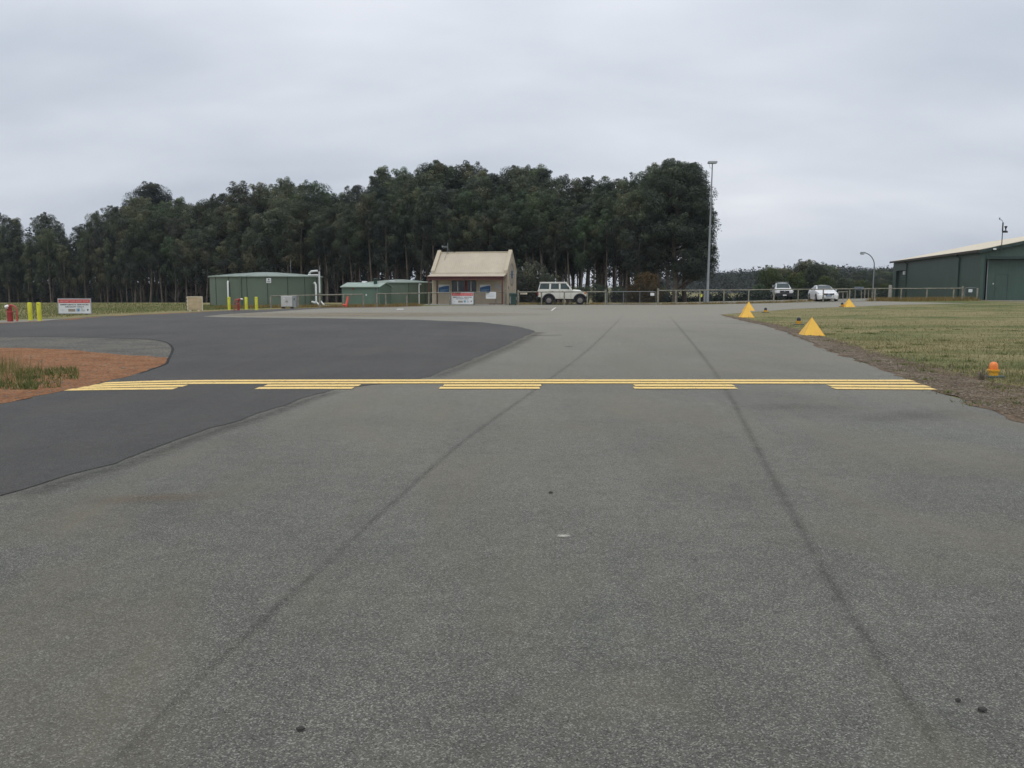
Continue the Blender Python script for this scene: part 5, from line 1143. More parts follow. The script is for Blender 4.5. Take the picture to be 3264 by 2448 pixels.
def sedan():
    # local x runs backwards from the nose, y to the right of the picture
    c = GX(2641, 78.4); t = thing('sedan', c, 0, 'white sedan facing the apron behind the fence', 'car')
    t.rotation_euler = (0, 0, R(83)); t.location = (c.x, c.y, H(c.x, c.y))
    def sec(zb, wb, zm, wm, zs, ws, zr, wr_, zt): return [(wb, zb), (wm, zm), (wm - 0.005, (zm + zs) / 2), (ws, zs), (wr_, zr), (wr_ * 0.6, zt - 0.012), (0.001, zt)]
    S_ = [(0.0, sec(.24, .60, .45, .66, .60, .60, .63, .50, .645)), (0.07, sec(.20, .74, .45, .80, .66, .72, .69, .60, .70)), (0.25, sec(.19, .83, .5, .885, .74, .80, .765, .66, .79)), (0.62, sec(.19, .87, .5, .91, .82, .83, .86, .66, .885)),
          (1.15, sec(.19, .88, .5, .915, .90, .85, .94, .68, .965)), (1.42, sec(.19, .88, .5, .915, .93, .86, .985, .70, 1.01)), (1.62, sec(.19, .88, .5, .915, .94, .865, 1.09, .71, 1.12)), (2.25, sec(.19, .88, .5, .915, .96, .87, 1.38, .585, 1.425)), (2.6, sec(.19, .88, .5, .915, .965, .87, 1.42, .565, 1.46)),
          (3.2, sec(.19, .88, .5, .915, .97, .87, 1.405, .56, 1.445)), (3.75, sec(.2, .88, .5, .915, .985, .865, 1.22, .62, 1.255)), (4.15, sec(.22, .87, .5, .90, .995, .84, 1.05, .68, 1.075)), (4.6, sec(.26, .82, .52, .86, .98, .78, 1.02, .6, 1.03)), (4.74, sec(.34, .7, .55, .74, .85, .68, .88, .5, .89))]
    loft(S_, 'body', 'white_paint', t)
    def gl(pts, name, off): # glass panel slightly proud of the lofted surface
        q = [Vector(p) for p in pts]; n = (q[1] - q[0]).cross(q[2] - q[0]).normalized()
        MB().hexa([p - n * 0.012 for p in q], [p + n * off for p in q]).build(name, 'car_glass', t)
    gl([(1.50, -0.64, 1.055), (1.50, 0.64, 1.055), (2.24, 0.545, 1.418), (2.24, -0.545, 1.418)], 'windscreen', -0.014 if False else 0.012)
    gl([(1.50, 0.64, 1.055), (1.50, -0.64, 1.055), (2.24, -0.545, 1.418), (2.24, 0.545, 1.418)], 'windscreen_tint', 0.004)
    for s in (-1, 1):
        def yy(z): return 0.872 + (0.575 - 0.872) * (z - 0.965) / (1.40 - 0.965)
        for x0, x1, a0, a1 in ((1.80, 2.62, 2.25, 2.62), (2.70, 3.45, 2.70, 3.25)):
            z0, z1 = 1.0, 1.345; q = [(x0, s * (yy(z0) + .012), z0), (x1, s * (yy(z0) + .012), z0), (a1, s * (yy(z1) + .012), z1), (a0, s * (yy(z1) + .012), z1)]; MB().hexa([(v[0], v[1] - s * .03, v[2]) for v in q], q).build('side_window', 'car_glass', t)
        MB().tube([(1.62, s * 0.85, 0.96), (1.64, s * 0.94, 0.99)], 0.03, 6).hexa([(1.58, s * 0.90, 0.95), (1.70, s * 0.90, 0.95), (1.70, s * 1.06, 0.97), (1.60, s * 1.06, 0.97)], [(1.58, s * 0.90, 1.07), (1.70, s * 0.90, 1.08), (1.70, s * 1.05, 1.08), (1.60, s * 1.05, 1.07)]).build('mirror', 'white_paint', t, bevel=0.02, seg=2)
        for cx in (0.92, 3.70):
            m = MB(); m.lathe([(0.375, s * 0.90), (0.375, s * 0.921)], 24, (cx, 0, 0.34), 'y').build('wheel_arch', 'black_plastic', t); w_ = wheel(t, cx, s * 0.825, 0.325, 0.215)
        q = [(0.08, s * .42, .62), (0.27, s * .85, .66), (0.34, s * .85, .765), (0.17, s * .42, .735)]
        m = MB().hexa([(v[0] + .08, v[1], v[2]) for v in q], [(v[0] - .035, v[1] + s * .012, v[2] + .008) for v in q]).build('headlight', 'car_glass', t); MB().tube([(0.12, s * 0.60, .70), (0.18, s * 0.76, .715)], 0.025, 8).build('lens', 'lamp_glass', m)
        MB().box(2.0, 2.15, s * 0.916, s * 0.93, .86, .885).box(2.9, 3.05, s * 0.916, s * 0.93, .86, .885).build('door_handle', 'chrome', t)
        MB().tube([(0.06, s * .42, .36), (0.12, s * .70, .37), (0.2, s * .84, .40)], 0.02, 6).build('fog_strip', 'chrome', t)
        MB().hexa([(0.02, s * .40, .40), (0.13, s * .80, .40), (0.13, s * .80, .455), (0.02, s * .40, .455)], [(-0.015, s * .40, .405), (0.09, s * .80, .405), (0.09, s * .80, .45), (-0.015, s * .40, .45)]).build('lower_grille', 'black_plastic', t)
    g_ = MB().hexa([(0.12, -.46, .60), (0.12, .46, .60), (0.16, .46, .715), (0.16, -.46, .715)], [(-0.03, -.46, .585), (-0.03, .46, .585), (0.045, .46, .72), (0.045, -.46, .72)]).build('grille', 'black_plastic', t)
    for z in (.62, .69): MB().tube([(-0.015 + (z - .60) * .65, -.44, z), (-0.015 + (z - .60) * .65, .44, z)], 0.008, 5).build('grille_bar', 'chrome', g_)
    bd = MB()
    n = 20
    for i in range(n):
        a, b = 2 * math.pi * i / n, 2 * math.pi * (i + 1) / n; f = lambda rr, q, x: (x + 0.6 * rr * math.sin(q) * 0.5, rr * math.cos(q), .655 + rr * math.sin(q))
        bd.hexa([f(.055, a, -.01), f(.068, a, -.01), f(.068, b, -.01), f(.055, b, -.01)], [f(.055, a, -.03), f(.068, a, -.03), f(.068, b, -.03), f(.055, b, -.03)])
    for p in ([(-.03, .695), (-.012, .66), (0, .69), (.012, .66), (.03, .695)], [(-.045, .685), (-.025, .615), (0, .655), (.025, .615), (.045, .685)]): bd.tube([(-.02, y, z) for y, z in p], 0.006, 4)
    bd.build('badge', 'chrome', g_)
    MB().box(-0.045, 0.05, -.24, .24, .46, .575).build('plate_recess', 'black_plastic', t); MB().box(-0.055, -0.046, -.19, .19, .475, .56).build('number_plate', 'sign_paleblue', t)
    MB().box(0.0, 0.2, -.58, .58, .20, .39).build('lower_intake', 'black_plastic', t, bevel=0.02)
sedan()
def utility():
    c = GX(2500, 91.0); t = thing('utility_truck', c, R(80), 'white tray-back utility with dark bull bar, left of the sedan', 'car')
    def sec(zb, wb, zm, wm, zs, ws, zr, wr_, zt): return [(wb, zb), (wm, zm), (wm - 0.005, (zm + zs) / 2), (ws, zs), (wr_, zr), (wr_ * 0.6, zt - 0.01), (0.001, zt)]
    S_ = [(0.0, sec(.55, .72, .75, .78, .95, .74, .98, .60, 1.0)), (0.15, sec(.45, .80, .75, .86, 1.0, .80, 1.03, .66, 1.05)), (0.8, sec(.40, .83, .75, .875, 1.07, .82, 1.10, .68, 1.13)), (1.25, sec(.40, .83, .75, .875, 1.12, .83, 1.18, .70, 1.20)), (1.8, sec(.40, .83, .75, .88, 1.13, .84, 1.66, .60, 1.71)), (2.2, sec(.40, .83, .75, .88, 1.13, .84, 1.72, .58, 1.77)), (2.95, sec(.40, .83, .75, .88, 1.13, .84, 1.70, .58, 1.75)), (3.1, sec(.42, .8, .75, .86, 1.1, .82, 1.5, .60, 1.55))]
    loft(S_, 'cab', 'white_paint', t)
    q = [Vector(p) for p in ((1.30, .66, 1.225), (1.30, -.66, 1.225), (1.78, -.57, 1.68), (1.78, .57, 1.68))]; n = (q[1] - q[0]).cross(q[2] - q[0]).normalized(); n = n if n.z > 0 else -n; MB().hexa([p - n * .02 for p in q], [p + n * .045 for p in q]).build('windscreen', 'car_glass', t)
    for s in (-1, 1):
        MB().hexa([(1.65, s * .80, 1.17), (2.8, s * .80, 1.17), (2.8, s * .62, 1.62), (1.95, s * .62, 1.62)], [(1.65, s * .845, 1.17), (2.8, s * .845, 1.17), (2.8, s * .645, 1.62), (1.95, s * .645, 1.62)]).build('side_window', 'car_glass', t)
        MB().box(1.5, 1.6, s * .86, s * 1.06, 1.12, 1.32).build('mirror', 'black_plastic', t, bevel=0.02)
        MB().hexa([(0.1, s * .50, .80), (0.2, s * .86, .82), (0.25, s * .86, .99), (0.12, s * .50, .97)], [(-0.03, s * .50, .80), (0.10, s * .88, .82), (0.16, s * .88, .99), (0.0, s * .50, .97)]).build('headlight', 'lamp_glass', t)
        for cx in (0.75, 3.75): wheel(t, cx, s * .77, .37, .24)
        MB().tube([(1.9, s * .56, 1.80), (2.95, s * .56, 1.80)], .02, 6).build('roof_bar', 'dark_steel', t)
    for x in (2.0, 2.8): MB().tube([(x, -.62, 1.83), (x, .62, 1.83)], .02, 6).tube([(x, -.56, 1.72), (x, -.56, 1.83)], .02, 6).tube([(x, .56, 1.72), (x, .56, 1.83)], .02, 6).build('roof_rack', 'galv', t)
    g = MB().box(-0.05, 0.08, -.45, .45, .74, .95).build('grille', 'black_plastic', t); MB().lathe([(.05, -0.06), (.05, -0.08)], 14, (0, 0, .87), 'x').build('badge', 'chrome', g)
    MB().box(-0.18, 0.12, -.86, .86, .36, .72).build('bull_bar', 'black_plastic', t, bevel=.04, seg=2); MB().box(-0.19, -0.181, -.18, .18, .45, .56).build('number_plate', 'white_sheet', t)
    MB().box(3.15, 5.1, -.92, .92, .80, .88).box(3.15, 5.1, -.92, -.89, .881, 1.15).box(3.15, 5.1, .89, .92, .881, 1.15).box(5.07, 5.1, -.889, .889, .881, 1.15).box(3.15, 3.18, -.889, .889, .881, 1.55).build('tray', 'galv', t)
    MB().box(0.4, 4.8, -.5, .5, .42, .79).build('chassis', 'black_plastic', t)
utility()

# ------------------------------------------------------------------ trees
def leaf_cloud(rs, cents, rads, per, size, squash=0.8, tint=None, up=0.25):
    'leaf quads on the shells of clumps: returns V, F, tint'
    VV, TT, NN = [], [], []
    for c, r, tt in zip(cents, rads, tint):
        n = int(per * (r ** 1.6)); d = rs.normal(0, 1, (n, 3)); d[:, 2] += up; d /= np.linalg.norm(d, axis=1)[:, None]
        rr = r * np.where(rs.rand(n) < 0.62, np.clip(1.0 - np.abs(rs.normal(0, 0.14, n)) + rs.normal(0, 0.06, n), 0.2, 1.2), rs.rand(n) ** 0.45); p = c + d * rr[:, None] * np.array([1, 1, squash])
        nrm = d + rs.normal(0, 0.5, (n, 3)); nrm /= np.linalg.norm(nrm, axis=1)[:, None]
        a = np.cross(nrm, rs.normal(0, 1, (n, 3)) + np.array([0, 0, -0.8])); a /= np.linalg.norm(a, axis=1)[:, None] + 1e-9; b = np.cross(nrm, a)
        l = size * rs.uniform(0.6, 1.25, n)[:, None]; w = l * rs.uniform(0.32, 0.6, n)[:, None]
        fl = np.sign((np.cross(a, b) * d).sum(1))[:, None]; b = b * np.where(fl == 0, 1, fl)
        q = np.stack([p - a * l * 0.5, p - b * w * 0.5, p + a * l * 0.5, p + b * w * 0.5], 1); VV.append(q.reshape(-1, 3))
        sn = d * 0.9 + nrm * 0.22; sn /= np.linalg.norm(sn, axis=1)[:, None]; NN.append(np.repeat(sn, 4, axis=0))
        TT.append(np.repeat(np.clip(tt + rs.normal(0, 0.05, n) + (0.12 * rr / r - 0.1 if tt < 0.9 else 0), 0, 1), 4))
    V = np.concatenate(VV); return V, np.arange(len(V)).reshape(-1, 4), np.concatenate(TT), np.concatenate(NN)
def gum_proto(seed, Ht, Rc, z0, ncl, style, per=560, size=0.175):
    'one gum tree: crown of separate foliage clumps carried on limbs; returns trunk and crown meshes'
    rs = np.random.RandomState(seed); cents = []; rads = []; tint = []
    lean = rs.normal(0, 0.25, 2)
    def axis(z): f = z / Ht; return np.array([lean[0] * f + 0.22 * math.sin(seed + f * 5), lean[1] * f + 0.22 * math.cos(seed * 1.7 + f * 4), z])
    for i in range(ncl):
        u = (i + rs.uniform(0.1, 0.9)) / ncl
        if style == 'column': pr = 0.55 + 0.6 * math.sin(math.pi * min(1, u * 0.95 + 0.1)) - 0.35 * u
        elif style == 'dome': pr = math.sqrt(max(0.05, 1 - (u * 0.97) ** 2.4)) * (0.65 + 0.5 * min(1, u * 2.5))
        elif style == 'spire': pr = 1.0 - 0.82 * u
        else: pr = 0.45 + 0.75 * math.sin(math.pi * u ** 0.8)
        z = z0 + (Ht - z0) * (u ** 0.92); rc = Rc * rs.uniform(0.32, 0.54) * (0.75 if u > 0.85 else 1)
        a = i * 2.399 + rs.uniform(-0.5, 0.5); rr = max(0, Rc * pr - rc * 0.7) * math.sqrt(rs.uniform(0.3, 1))
        cents.append(axis(min(z, Ht - rc * 0.8)) + np.array([math.cos(a) * rr, math.sin(a) * rr, 0])); rads.append(rc)
        tint.append(np.clip(0.25 + 0.40 * u + rs.normal(0, 0.20), 0, 0.9) if rs.rand() > 0.04 else 0.97)  # tint rises with height: top-lit crowns painted into the leaf colour
    # small sprays round the big clumps break the outline
    for i in range(ncl):
        c, r = cents[i], rads[i]
        for _ in range(2):
            d = rs.normal(0, 1, 3); d[2] = abs(d[2]) * 0.8; d /= np.linalg.norm(d); cents.append(c + d * r * rs.uniform(0.85, 1.25)); rads.append(r * rs.uniform(0.28, 0.45)); tint.append(tint[i] + 0.06)
    V, F, T, NR = leaf_cloud(rs, cents, rads, per, size, 0.85, tint)
    m = MB(); tr = 0.011 * Ht + 0.05; zs = np.linspace(0, 1, 9)
    m.tube([axis(Ht * 0.93 * z) if z > 0 else axis(0) + np.array([0, 0, -0.5]) for z in zs], [tr * (1.25 if z == 0 else 1) * (1 - 0.82 * z) for z in zs], 8)
    k = sorted(range(ncl), key=lambda i: rs.rand())[:max(8, ncl // 2)]
    for i in k:
        c = cents[i]; zb = max(z0 * 0.55, c[2] - rs.uniform(1.2, 3.2)); b = axis(zb); mid = b * 0.45 + c * 0.55 + np.array([0, 0, -0.25]); rb = tr * (1 - 0.82 * zb / Ht) * 0.5
        m.tube([b, mid, c], [rb, rb * 0.65, rb * 0.25], 5, False)
    for _ in range(4):      # dead lower limbs
        zb = rs.uniform(0.15, 0.8) * z0; a = rs.uniform(0, 6.28); l = rs.uniform(0.6, 1.9); b = axis(zb); m.tube([b, b + np.array([math.cos(a) * l * 0.6, math.sin(a) * l * 0.6, l * 0.35]), b + np.array([math.cos(a) * l, math.sin(a) * l, l * 0.9])], [0.045, 0.03, 0.012], 4, False)
    return m, (V, F, T, NR), Ht
PROTO = []
def add_proto(seed, Ht, Rc, z0, ncl, style, leaf, per=560, size=0.175):
    m, (V, F, T, NR), h = gum_proto(seed, Ht, Rc, z0, ncl, style, per, size)
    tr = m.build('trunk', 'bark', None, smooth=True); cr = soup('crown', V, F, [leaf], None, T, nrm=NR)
    tm, cm = tr.data, cr.data; bpy.data.objects.remove(tr); bpy.data.objects.remove(cr); PROTO.append((tm, cm, h)); return len(PROTO) - 1
COLUMN = [add_proto(10 + i, 15, 2.5 + 0.2 * (i % 3), 5.2 + 0.8 * (i % 3), 21, ['column', 'oval', 'column', 'spire', 'oval', 'dome'][i], 'gum_leaf') for i in range(6)]
TALL = [add_proto(80 + i, 15, 2.3, 7.4 + 0.5 * i, 15, ['oval', 'dome', 'column', 'oval'][i], 'gum_leaf') for i in range(4)]
LOWC = [add_proto(30 + i, 10, 2.2, 2.8, 15, ['oval', 'column', 'dome'][i], 'gum_leaf') for i in range(3)]
DEEP = [add_proto(40 + i, 15, 2.8, 4.6, 24, ['dome', 'column', 'oval'][i], 'deep_leaf') for i in range(3)]
DOME = add_proto(50, 16, 3.0, 8.0, 34, 'dome', 'deep_leaf')
SPREAD = [add_proto(60 + i, 6, 2.7, 0.7, 30, 'dome', 'bright_leaf' if i < 2 else 'gum_leaf', 170, 0.26) for i in range(4)]
BUSH = [add_proto(70 + i, 3.4, 2.0, 0.1, 22, 'dome', ['brown_leaf', 'deep_leaf', 'deep_leaf'][i], 200, 0.2) for i in range(3)]
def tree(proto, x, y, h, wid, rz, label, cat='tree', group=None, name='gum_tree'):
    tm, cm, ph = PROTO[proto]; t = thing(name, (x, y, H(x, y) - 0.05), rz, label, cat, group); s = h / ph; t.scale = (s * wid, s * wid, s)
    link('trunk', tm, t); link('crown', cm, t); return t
sky_tab = [(-60, 700), (0, 692), (35, 680), (75, 715), (110, 758), (130, 715), (160, 682), (190, 705), (228, 762), (250, 745), (290, 695), (340, 668), (385, 655), (410, 668), (430, 620), (455, 600), (490, 592), (530, 603), (548, 650), (590, 634), (628, 664), (670, 634), (700, 640), (740, 608), (780, 593), (860, 603), (905, 582), (925, 577), (960, 602), (1010, 584), (1045, 612), (1078, 648), (1100, 625), (1150, 594), (1180, 575), (1230, 540), (1290, 548), (1325, 562), (1370, 522), (1400, 517), (1450, 545), (1480, 536), (1505, 531), (1545, 556), (1580, 562), (1620, 538), (1690, 542), (1735, 536), (1775, 566), (1830, 588), (1860, 572), (1940, 578), (2030, 572), (2065, 528), (2095, 510), (2130, 501), (2180, 506), (2222, 545)]
front_tab = [(-400, 158), (0, 150), (400, 143), (700, 134), (1000, 126), (1300, 118), (1700, 109), (2000, 103), (2200, 100)]
where = [(-500, 'behind the left tow away sign'), (330, 'left of the large round tank'), (660, 'behind the large round tank'), (1060, 'behind the pump shed'), (1370, 'behind the cream building'), (1660, 'behind the four-wheel drive'), (1890, 'behind the wide wire gate')]
ordn = ['first', 'second', 'third', 'fourth', 'fifth', 'sixth', 'seventh', 'eighth', 'ninth', 'tenth', 'eleventh', 'twelfth', 'thirteenth', 'fourteenth', 'fifteenth', 'sixteenth', 'seventeenth', 'eighteenth', 'nineteenth', 'twentieth']
def zone(px):
    z = where[0][1]
    for a, b in where:
        if px >= a: z = b
    return z
cnt = {}; tr_ = random.Random(77)
# skyline trees, one for each crown one can pick out along the top of the plantation
sk = [(-40, 'c'), (28, 'c'), (66, 'l'), (150, 'c'), (172, 'c'), (205, 'l'), (268, 'c'), (318, 'c'), (365, 'c'), (392, 'c'), (490, 'd'), (555, 'l'), (592, 'c'), (640, 'c'), (672, 'c'), (725, 'k'), (778, 'k'), (832, 'c'), (880, 'c'), (920, 'c'), (965, 'l'), (1010, 'c'), (1052, 'l'), (1105, 'c'), (1145, 'k'), (1192, 'c'), (1232, 'c'), (1285, 'c'), (1330, 'k'), (1375, 'c'), (1412, 'c'), (1458, 'l'), (1495, 'c'), (1540, 'c'), (1585, 'k'), (1622, 'c'), (1662, 'c'), (1702, 'c'), (1740, 'c'), (1785, 'l'), (1832, 'c'), (1868, 'c'), (1915, 'k'), (1955, 'c'), (2000, 'c'), (2040, 'k')]
for i, (px, k) in enumerate(sk):
    Y = lerp(front_tab, px) + tr_.uniform(5, 12); g = GX(px, Y); py = lerp(sky_tab, px) + tr_.uniform(-6, 6); h = ZT(py, Y) - g.z + 0.3
    pr = DOME if k == 'd' else tr_.choice(DEEP) if k == 'k' else tr_.choice(COLUMN)
    z = zone(px); cnt[z] = cnt.get(z, 0) + 1; tree(pr, g.x, g.y, h, tr_.uniform(0.95, 1.2) * (0.78 if px < 430 else 1) if k != 'd' else 1.1, tr_.uniform(0, 6.28), '%s tall gum from the left on the skyline %s' % (ordn[cnt[z] - 1], z), group='skyline gums of the plantation')
# front and middle rows
for row, (dy, step, drop) in enumerate(((0, 34, (40, 150)), (3.0, 31, (15, 95)), (13, 50, (5, 50)))):
    px = -150 + row * 13
    while px < 2090:
        Y = lerp(front_tab, px) + dy + tr_.uniform(-1, 1); g = GX(px, Y); py = lerp(sky_tab, px) + tr_.uniform(*drop); h = ZT(py, Y) - g.z
        pr = (tr_.choice(LOWC + COLUMN) if px < 1000 else tr_.choice(TALL + TALL + COLUMN[:2])) if row == 0 else tr_.choice(COLUMN + DEEP) if px < 1150 else tr_.choice(TALL + COLUMN + DEEP)
        zc = (row, zone(px)); cnt[zc] = cnt.get(zc, 0) + 1
        lab = ('%s gum from the left in the front row %s' % (ordn[cnt[zc] - 1], zone(px)), 'gum of the second row ' + zone(px), 'gum standing behind the skyline crowns ' + zone(px))[row]
        tree(pr, g.x, g.y, max(5.0, h), tr_.uniform(0.85, 1.12) * (0.78 if px < 430 else 1), tr_.uniform(0, 6.28), lab, group=('front row gums ', 'second row gums ', 'hind gums ')[row] + zone(px))
        px += step * tr_.uniform(0.65, 1.45)
# big spreading gum at the right end of the plantation
def end_tree():
    rs = np.random.RandomState(5); Y = 99.0; g = GX(2150, Y); sc = FPX / Y; cents, rads, tint = [], [], []
    outline = [(2222, 545), (2250, 605), (2262, 690), (2275, 780), (2281, 845), (2262, 872)]
    for i in range(150):
        u = rs.uniform(0, 1) ** 0.85; py = 508 + u * 370; right = lerp([(505, 2185), (545, 2222), (605, 2246), (690, 2258), (780, 2268), (850, 2272), (880, 2250)], py); left = lerp([(505, 2095), (560, 2045), (700, 2030), (820, 2060), (880, 2120)], py)
        cx = (right + left) / 2; hx = (right - left) / 2; rc = rs.uniform(0.75, 1.25); a = rs.uniform(0, 6.28); q = math.sqrt(rs.uniform(0.3, 1)); ex = hx / sc - rc * 0.75; ey = min(3.6, hx / sc) - rc * 0.7
        cents.append(np.array([(cx - 2150) / sc + math.cos(a) * q * ex, math.sin(a) * q * ey, ZT(py, Y) - g.z - rc * (0.8 if u < 0.08 else 0)])); rads.append(rc); tint.append(np.clip(0.55 - 0.35 * u + rs.normal(0, 0.13), 0, 0.9))  # upper clumps get a lighter tint, top light painted into the leaves
    for py in range(536, 880, 9):
        right = lerp([(505, 2190), (545, 2224), (605, 2250), (690, 2264), (780, 2276), (850, 2282), (880, 2262)], py)
        for dd in (0, 1, 2):
            rc = rs.uniform(0.6, 0.95); cents.append(np.array([(right - 2150) / sc - rc * 0.85 - dd * 0.9, rs.uniform(-1.2, 0.8), ZT(py + rs.uniform(-8, 8), Y) - g.z])); rads.append(rc); tint.append(rs.uniform(0.1, 0.6))
    nb = len(cents)
    for i in range(nb):
        d = rs.normal(0, 1, 3); d[2] = abs(d[2]); d /= np.linalg.norm(d); cents.append(cents[i] + d * rads[i]); rads.append(rads[i] * 0.38); tint.append(tint[i] + 0.08)
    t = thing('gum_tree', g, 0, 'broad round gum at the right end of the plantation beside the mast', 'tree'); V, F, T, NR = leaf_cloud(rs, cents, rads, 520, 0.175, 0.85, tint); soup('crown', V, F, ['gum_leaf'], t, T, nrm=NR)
    m = MB(); m.tube([(0, 0, -0.5), (0.1, 0, 2.5), (-0.2, 0.1, 6), (0.1, 0, 10), (0.2, 0, 13)], [0.34, 0.27, 0.22, 0.15, 0.05], 9)
    for i in range(0, nb, 5):
        c = cents[i]; zb = max(1.2, c[2] - rs.uniform(1.5, 4)); b = np.array([0, 0, zb]); m.tube([b, b * 0.5 + c * 0.5 + np.array([0, 0, -0.3]), c], [0.1, 0.06, 0.02], 5, False)
    m.tube([(0.1, 0, 1.6), (1.6, -0.3, 2.2), (3.4, -0.4, 3.4)], [0.13, 0.09, 0.04], 6); m.build('trunk', 'bark', t, smooth=True)
end_tree()
for i, (px, Y, py, pr) in enumerate(((2085, 104, 528, COLUMN[1]), (2185, 105, 520, DEEP[0]), (2070, 101, 640, LOWC[2]), (2035, 100, 690, LOWC[0]))):
    g = GX(px, Y); tree(pr, g.x, g.y, ZT(py, Y) - g.z, 1.15, i * 1.3, 'gum crowding the broad round gum at the right end', group='gums beside the broad end tree')
# the inside of the plantation: rows of trunks and crowns that read as one dark mass
def plantation():
    rs = np.random.RandomState(91); V, F, T, M = [], [], [], []; k = 0
    m = MB(); cents, rads, tint = [], [], []
    al = R(4.4); ux = np.array([math.cos(al), -math.sin(al)]); uy = np.array([math.sin(al), math.cos(al)])
    for i in range(-112, 20):
        for j in range(0, 16):
            base = GX(1632, 100); p = ux * (i * 3.3) + uy * (98 + j * 5.0) + rs.normal(0, 0.25, 2); x, y = p
            px = 1632 + FPX * x / y; fy = lerp(front_tab, px)
            if px < -1100 or px > 2140 or y < fy + (15 if px > -170 else 0) or y > fy + (62 if px > -330 else 30): continue
            window = 1770 < px < 1900
            if window and rs.rand() < 0.25: continue
            z = H(x, y); top = ZT(lerp(sky_tab, px) + rs.uniform(25, 90), y) - z; top = max(6, top); r0 = rs.uniform(0.11, 0.17)
            m.tube([(x, y, z - 0.3), (x + rs.normal(0, .1), y, z + top * 0.5), (x + rs.normal(0, .2), y, z + top * 0.95)], [r0, r0 * 0.75, r0 * 0.25], 5, False)
            zb = 5.2 if window else rs.uniform(0.8, 3.0) if px < 1750 else rs.uniform(2.5, 4.5)
            if not 1755 < px < 1990:
                for q in range(3): rc = rs.uniform(0.6, 1.1); cents.append(np.array([x + rs.normal(0, 1.2), y + rs.normal(0, 1.2), z + rc * 0.6 + 0.9 * q])); rads.append(rc); tint.append(rs.uniform(0.0, 0.3))
            for q in range(7):
                u = (q + rs.rand()) / 7; rc = rs.uniform(0.9, 1.5); cents.append(np.array([x + rs.normal(0, 1.0), y + rs.normal(0, 1.0), z + zb + rc + (top - zb - rc) * u])); rads.append(rc); tint.append(rs.uniform(0.0, 0.5))
    for _ in range(2600):
        px = rs.uniform(-330, 1745); Y = lerp(front_tab, px) + rs.uniform(20, 60); g = GX(px, Y); rc = rs.uniform(0.8, 1.5); cents.append(np.array([g.x, g.y, g.z + rs.uniform(0.2, 3.6)])); rads.append(rc); tint.append(rs.uniform(0.0, 0.3))
    V, F, T, NR = leaf_cloud(rs, cents, rads, 42, 0.62, 0.9, tint); o = soup('plantation_crowns', V, F, ['deep_leaf'], None, T)
    tag(o, 'dark mass of foliage deep inside the plantation', 'trees', kind='stuff'); o = m.build('plantation_trunks', 'bark'); tag(o, 'close rows of slender trunks deep inside the plantation', 'trees', kind='stuff')
plantation()
# slender trunks near the front that show pale against the dark
def shrub(px, Y, py, wid, pr, lab, grp=None):
    g = GX(px, Y); tree(pr, g.x, g.y, ZT(py, Y) - g.z, wid, px * 0.7, lab, 'shrub', grp, 'shrub')
shrub(2062, 92, 868, 0.95, BUSH[0], 'rust brown bush behind the wide wire gate'); shrub(2020, 93, 905, 0.9, BUSH[0], 'lower brown bush left of the rust brown bush'); shrub(2105, 96, 912, 0.85, BUSH[1], 'dark low bush at the foot of the broad gum')
shrub(1690, 92, 838, 0.75, BUSH[1], 'tall dark bush between cream building and four-wheel drive'); shrub(1740, 95, 872, 0.85, BUSH[2], 'dark bush just behind the four-wheel drive'); shrub(1655, 94, 860, 0.8, BUSH[2], 'dark bush beside the cream gable wall')
for i, px in enumerate((1850, 1905, 1960)): shrub(px, 97 + 2 * (i % 2), 912 - 6 * (i % 2), 1.15, BUSH[1 + i % 2], '%s of the low dark bushes behind the bonnet and gate' % ordn[i], 'low dark bushes behind the gate')
for i, px in enumerate(range(-120, 1350, 62)):
    Y = lerp(front_tab, px) - 1 + 2 * ((i * 7) % 3) / 3 + 4; shrub(px + (i * 37) % 23, Y, ZT(0, 1) * 0 + 940 - (i * 13) % 26, 1.0, BUSH[1 + i % 2], 'understorey bush among the trunks ' + zone(px), 'understorey bushes ' + zone(px))
# trees beyond the car park on the right
rt = [(2420, 118, 905, 2, 'small olive'), (2452, 122, 851, 0, 'pointed green'), (2487, 126, 856, 3, 'olive topped'), (2528, 119, 868, 1, 'round mid green'), (2566, 130, 833, 3, 'tallest dark'), (2604, 127, 840, 2, 'broad dark topped'), (2643, 132, 850, 3, 'right shouldered'), (2625, 117, 880, 1, 'low green'), (2690, 126, 885, 2, 'dark low'), (2730, 135, 893, 1, 'brownish low'), (2768, 128, 905, 0, 'small pale'), (2815, 122, 903, 1, 'olive low')]
for px, Y, py, k, w in rt:
    g = GX(px, Y); tree(SPREAD[k], g.x, g.y, ZT(py, Y) - g.z, 0.85, px * 0.37, '%s tree beyond the car park' % w, group='bushy trees beyond the car park', name='bushy_tree')
for i, (px, py) in enumerate(((2690, 868), (2722, 866), (2752, 860), (2782, 862), (2808, 857), (2838, 866))):
    Y = 205 + 6 * (i % 3); g = GX(px, Y); tree((DEEP + COLUMN)[i], g.x, g.y, ZT(py, Y) - g.z, 1.5, i, '%s of the distant gums between car park trees and hangar' % ordn[i], group='distant gums left of the hangar')
# low dark scrub beyond the fence
def scrub():
    rs = np.random.RandomState(66); cents, rads, tint = [], [], []
    for _ in range(900):
        px = rs.uniform(2060, 2900); Y = rs.uniform(108, 165); g = GX(px, Y); r = rs.uniform(0.4, 1.1); cents.append(np.array([g.x, g.y, g.z + r * rs.uniform(0.2, 0.9)])); rads.append(r); tint.append(rs.uniform(0, 0.75))
    V, F, T, NR = leaf_cloud(rs, cents, rads, 60, 0.34, 0.8, tint); o = soup('scrub', V, F, ['far_leaf'], None, T, nrm=NR); tag(o, 'low grey green scrub on the slope beyond the fence', 'scrub', kind='stuff')
scrub()
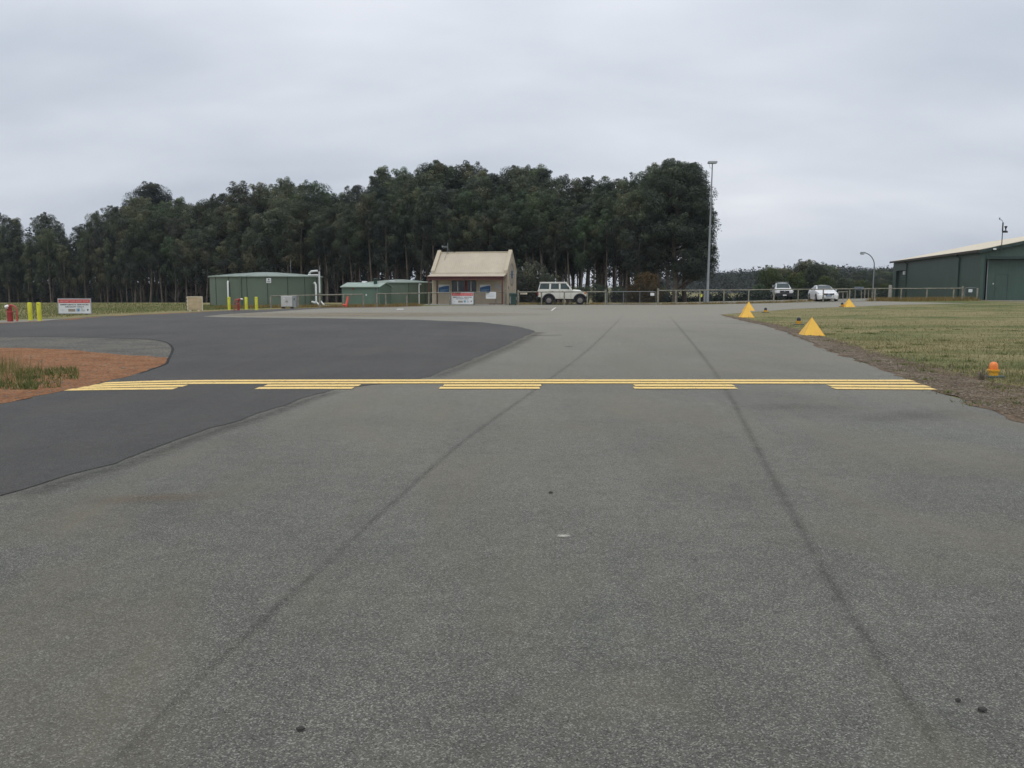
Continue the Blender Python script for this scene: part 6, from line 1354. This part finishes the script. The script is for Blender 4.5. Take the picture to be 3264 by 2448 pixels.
# far wooded hill on the right
hill_tab = [(1990, 918), (2060, 900), (2120, 884), (2250, 873), (2350, 869), (2450, 863), (2600, 861), (2800, 866), (3100, 868), (3500, 872), (4200, 885), (5200, 912)]
def hill():
    Yt = 760; V = []; xs = np.linspace(1990, 5200, 90); ys = np.linspace(260, 1150, 24)
    for y in ys:
        for p in xs:
            x = (p - 1632) / FPX * Yt * (0.55 + 0.45 * y / Yt); top = ZT(lerp(hill_tab, p), Yt) - 9.0; f = S((y - 260) / (Yt - 260)) if y < Yt else 1 - 0.6 * S((y - Yt) / 390)
            V.append((x, y, -2.3 + (top + 2.3) * f + 1.5 * noise.noise(Vector((x * 0.01, y * 0.01, 0))) * f))
    nx, ny = len(xs), len(ys); i = (np.arange(nx - 1)[None, :] + nx * np.arange(ny - 1)[:, None]).ravel(); F = np.stack([i, i + 1, i + 1 + nx, i + nx], 1)
    o = soup('hill', V, F, ['far_leaf'], None, np.full(len(V), 0.1)); o.data.shade_smooth(); tag(o, kind='structure')
    rs = np.random.RandomState(17); VA = np.array(V).reshape(ny, nx, 3); cents, rads, tint = [], [], []
    for _ in range(5200):
        a = rs.uniform(0, 17.5); b = rs.uniform(0, (nx - 2) * 0.55); j, q = int(a), int(b); fa, fb = a - j, b - q
        p = (VA[j, q] * (1 - fb) + VA[j, q + 1] * fb) * (1 - fa) + (VA[j + 1, q] * (1 - fb) + VA[j + 1, q + 1] * fb) * fa
        r = rs.uniform(2.2, 4.6); cents.append(p + np.array([0, 0, rs.uniform(2.5, 9 - r * 0.2)])); rads.append(r); tint.append(rs.uniform(0, 0.9))
    V2, F2, T2, N2 = leaf_cloud(rs, cents, rads, 9.0, 1.05, 0.75, tint); o = soup('far_woodland', V2, F2, ['far_leaf'], None, T2, nrm=N2); tag(o, 'distant dark wooded ridge behind the tall light mast', 'woodland', kind='stuff')
hill()

# ------------------------------------------------------------------ damp air
def haze():
    m = bpy.data.materials.new('haze'); m.use_nodes = True; nt = m.node_tree; nt.nodes.clear(); o = nt.nodes.new('ShaderNodeOutputMaterial'); v = nt.nodes.new('ShaderNodeVolumePrincipled')
    v.inputs['Color'].default_value = (0.80, 0.87, 0.96, 1); v.inputs['Density'].default_value = 0.00016; v.inputs['Anisotropy'].default_value = 0.1; nt.links.new(v.outputs[0], o.inputs['Volume']); MATS['haze'] = m
    g = bpy.data.objects['ground']; xs = [q[0] for q in g.bound_box]; ys = [q[1] for q in g.bound_box]
    tag(MB().box(min(xs) - 5, max(xs) + 5, min(ys) - 5, max(ys) + 5, -4.0, 40.0).build('haze', 'haze'), kind='stuff')
haze()
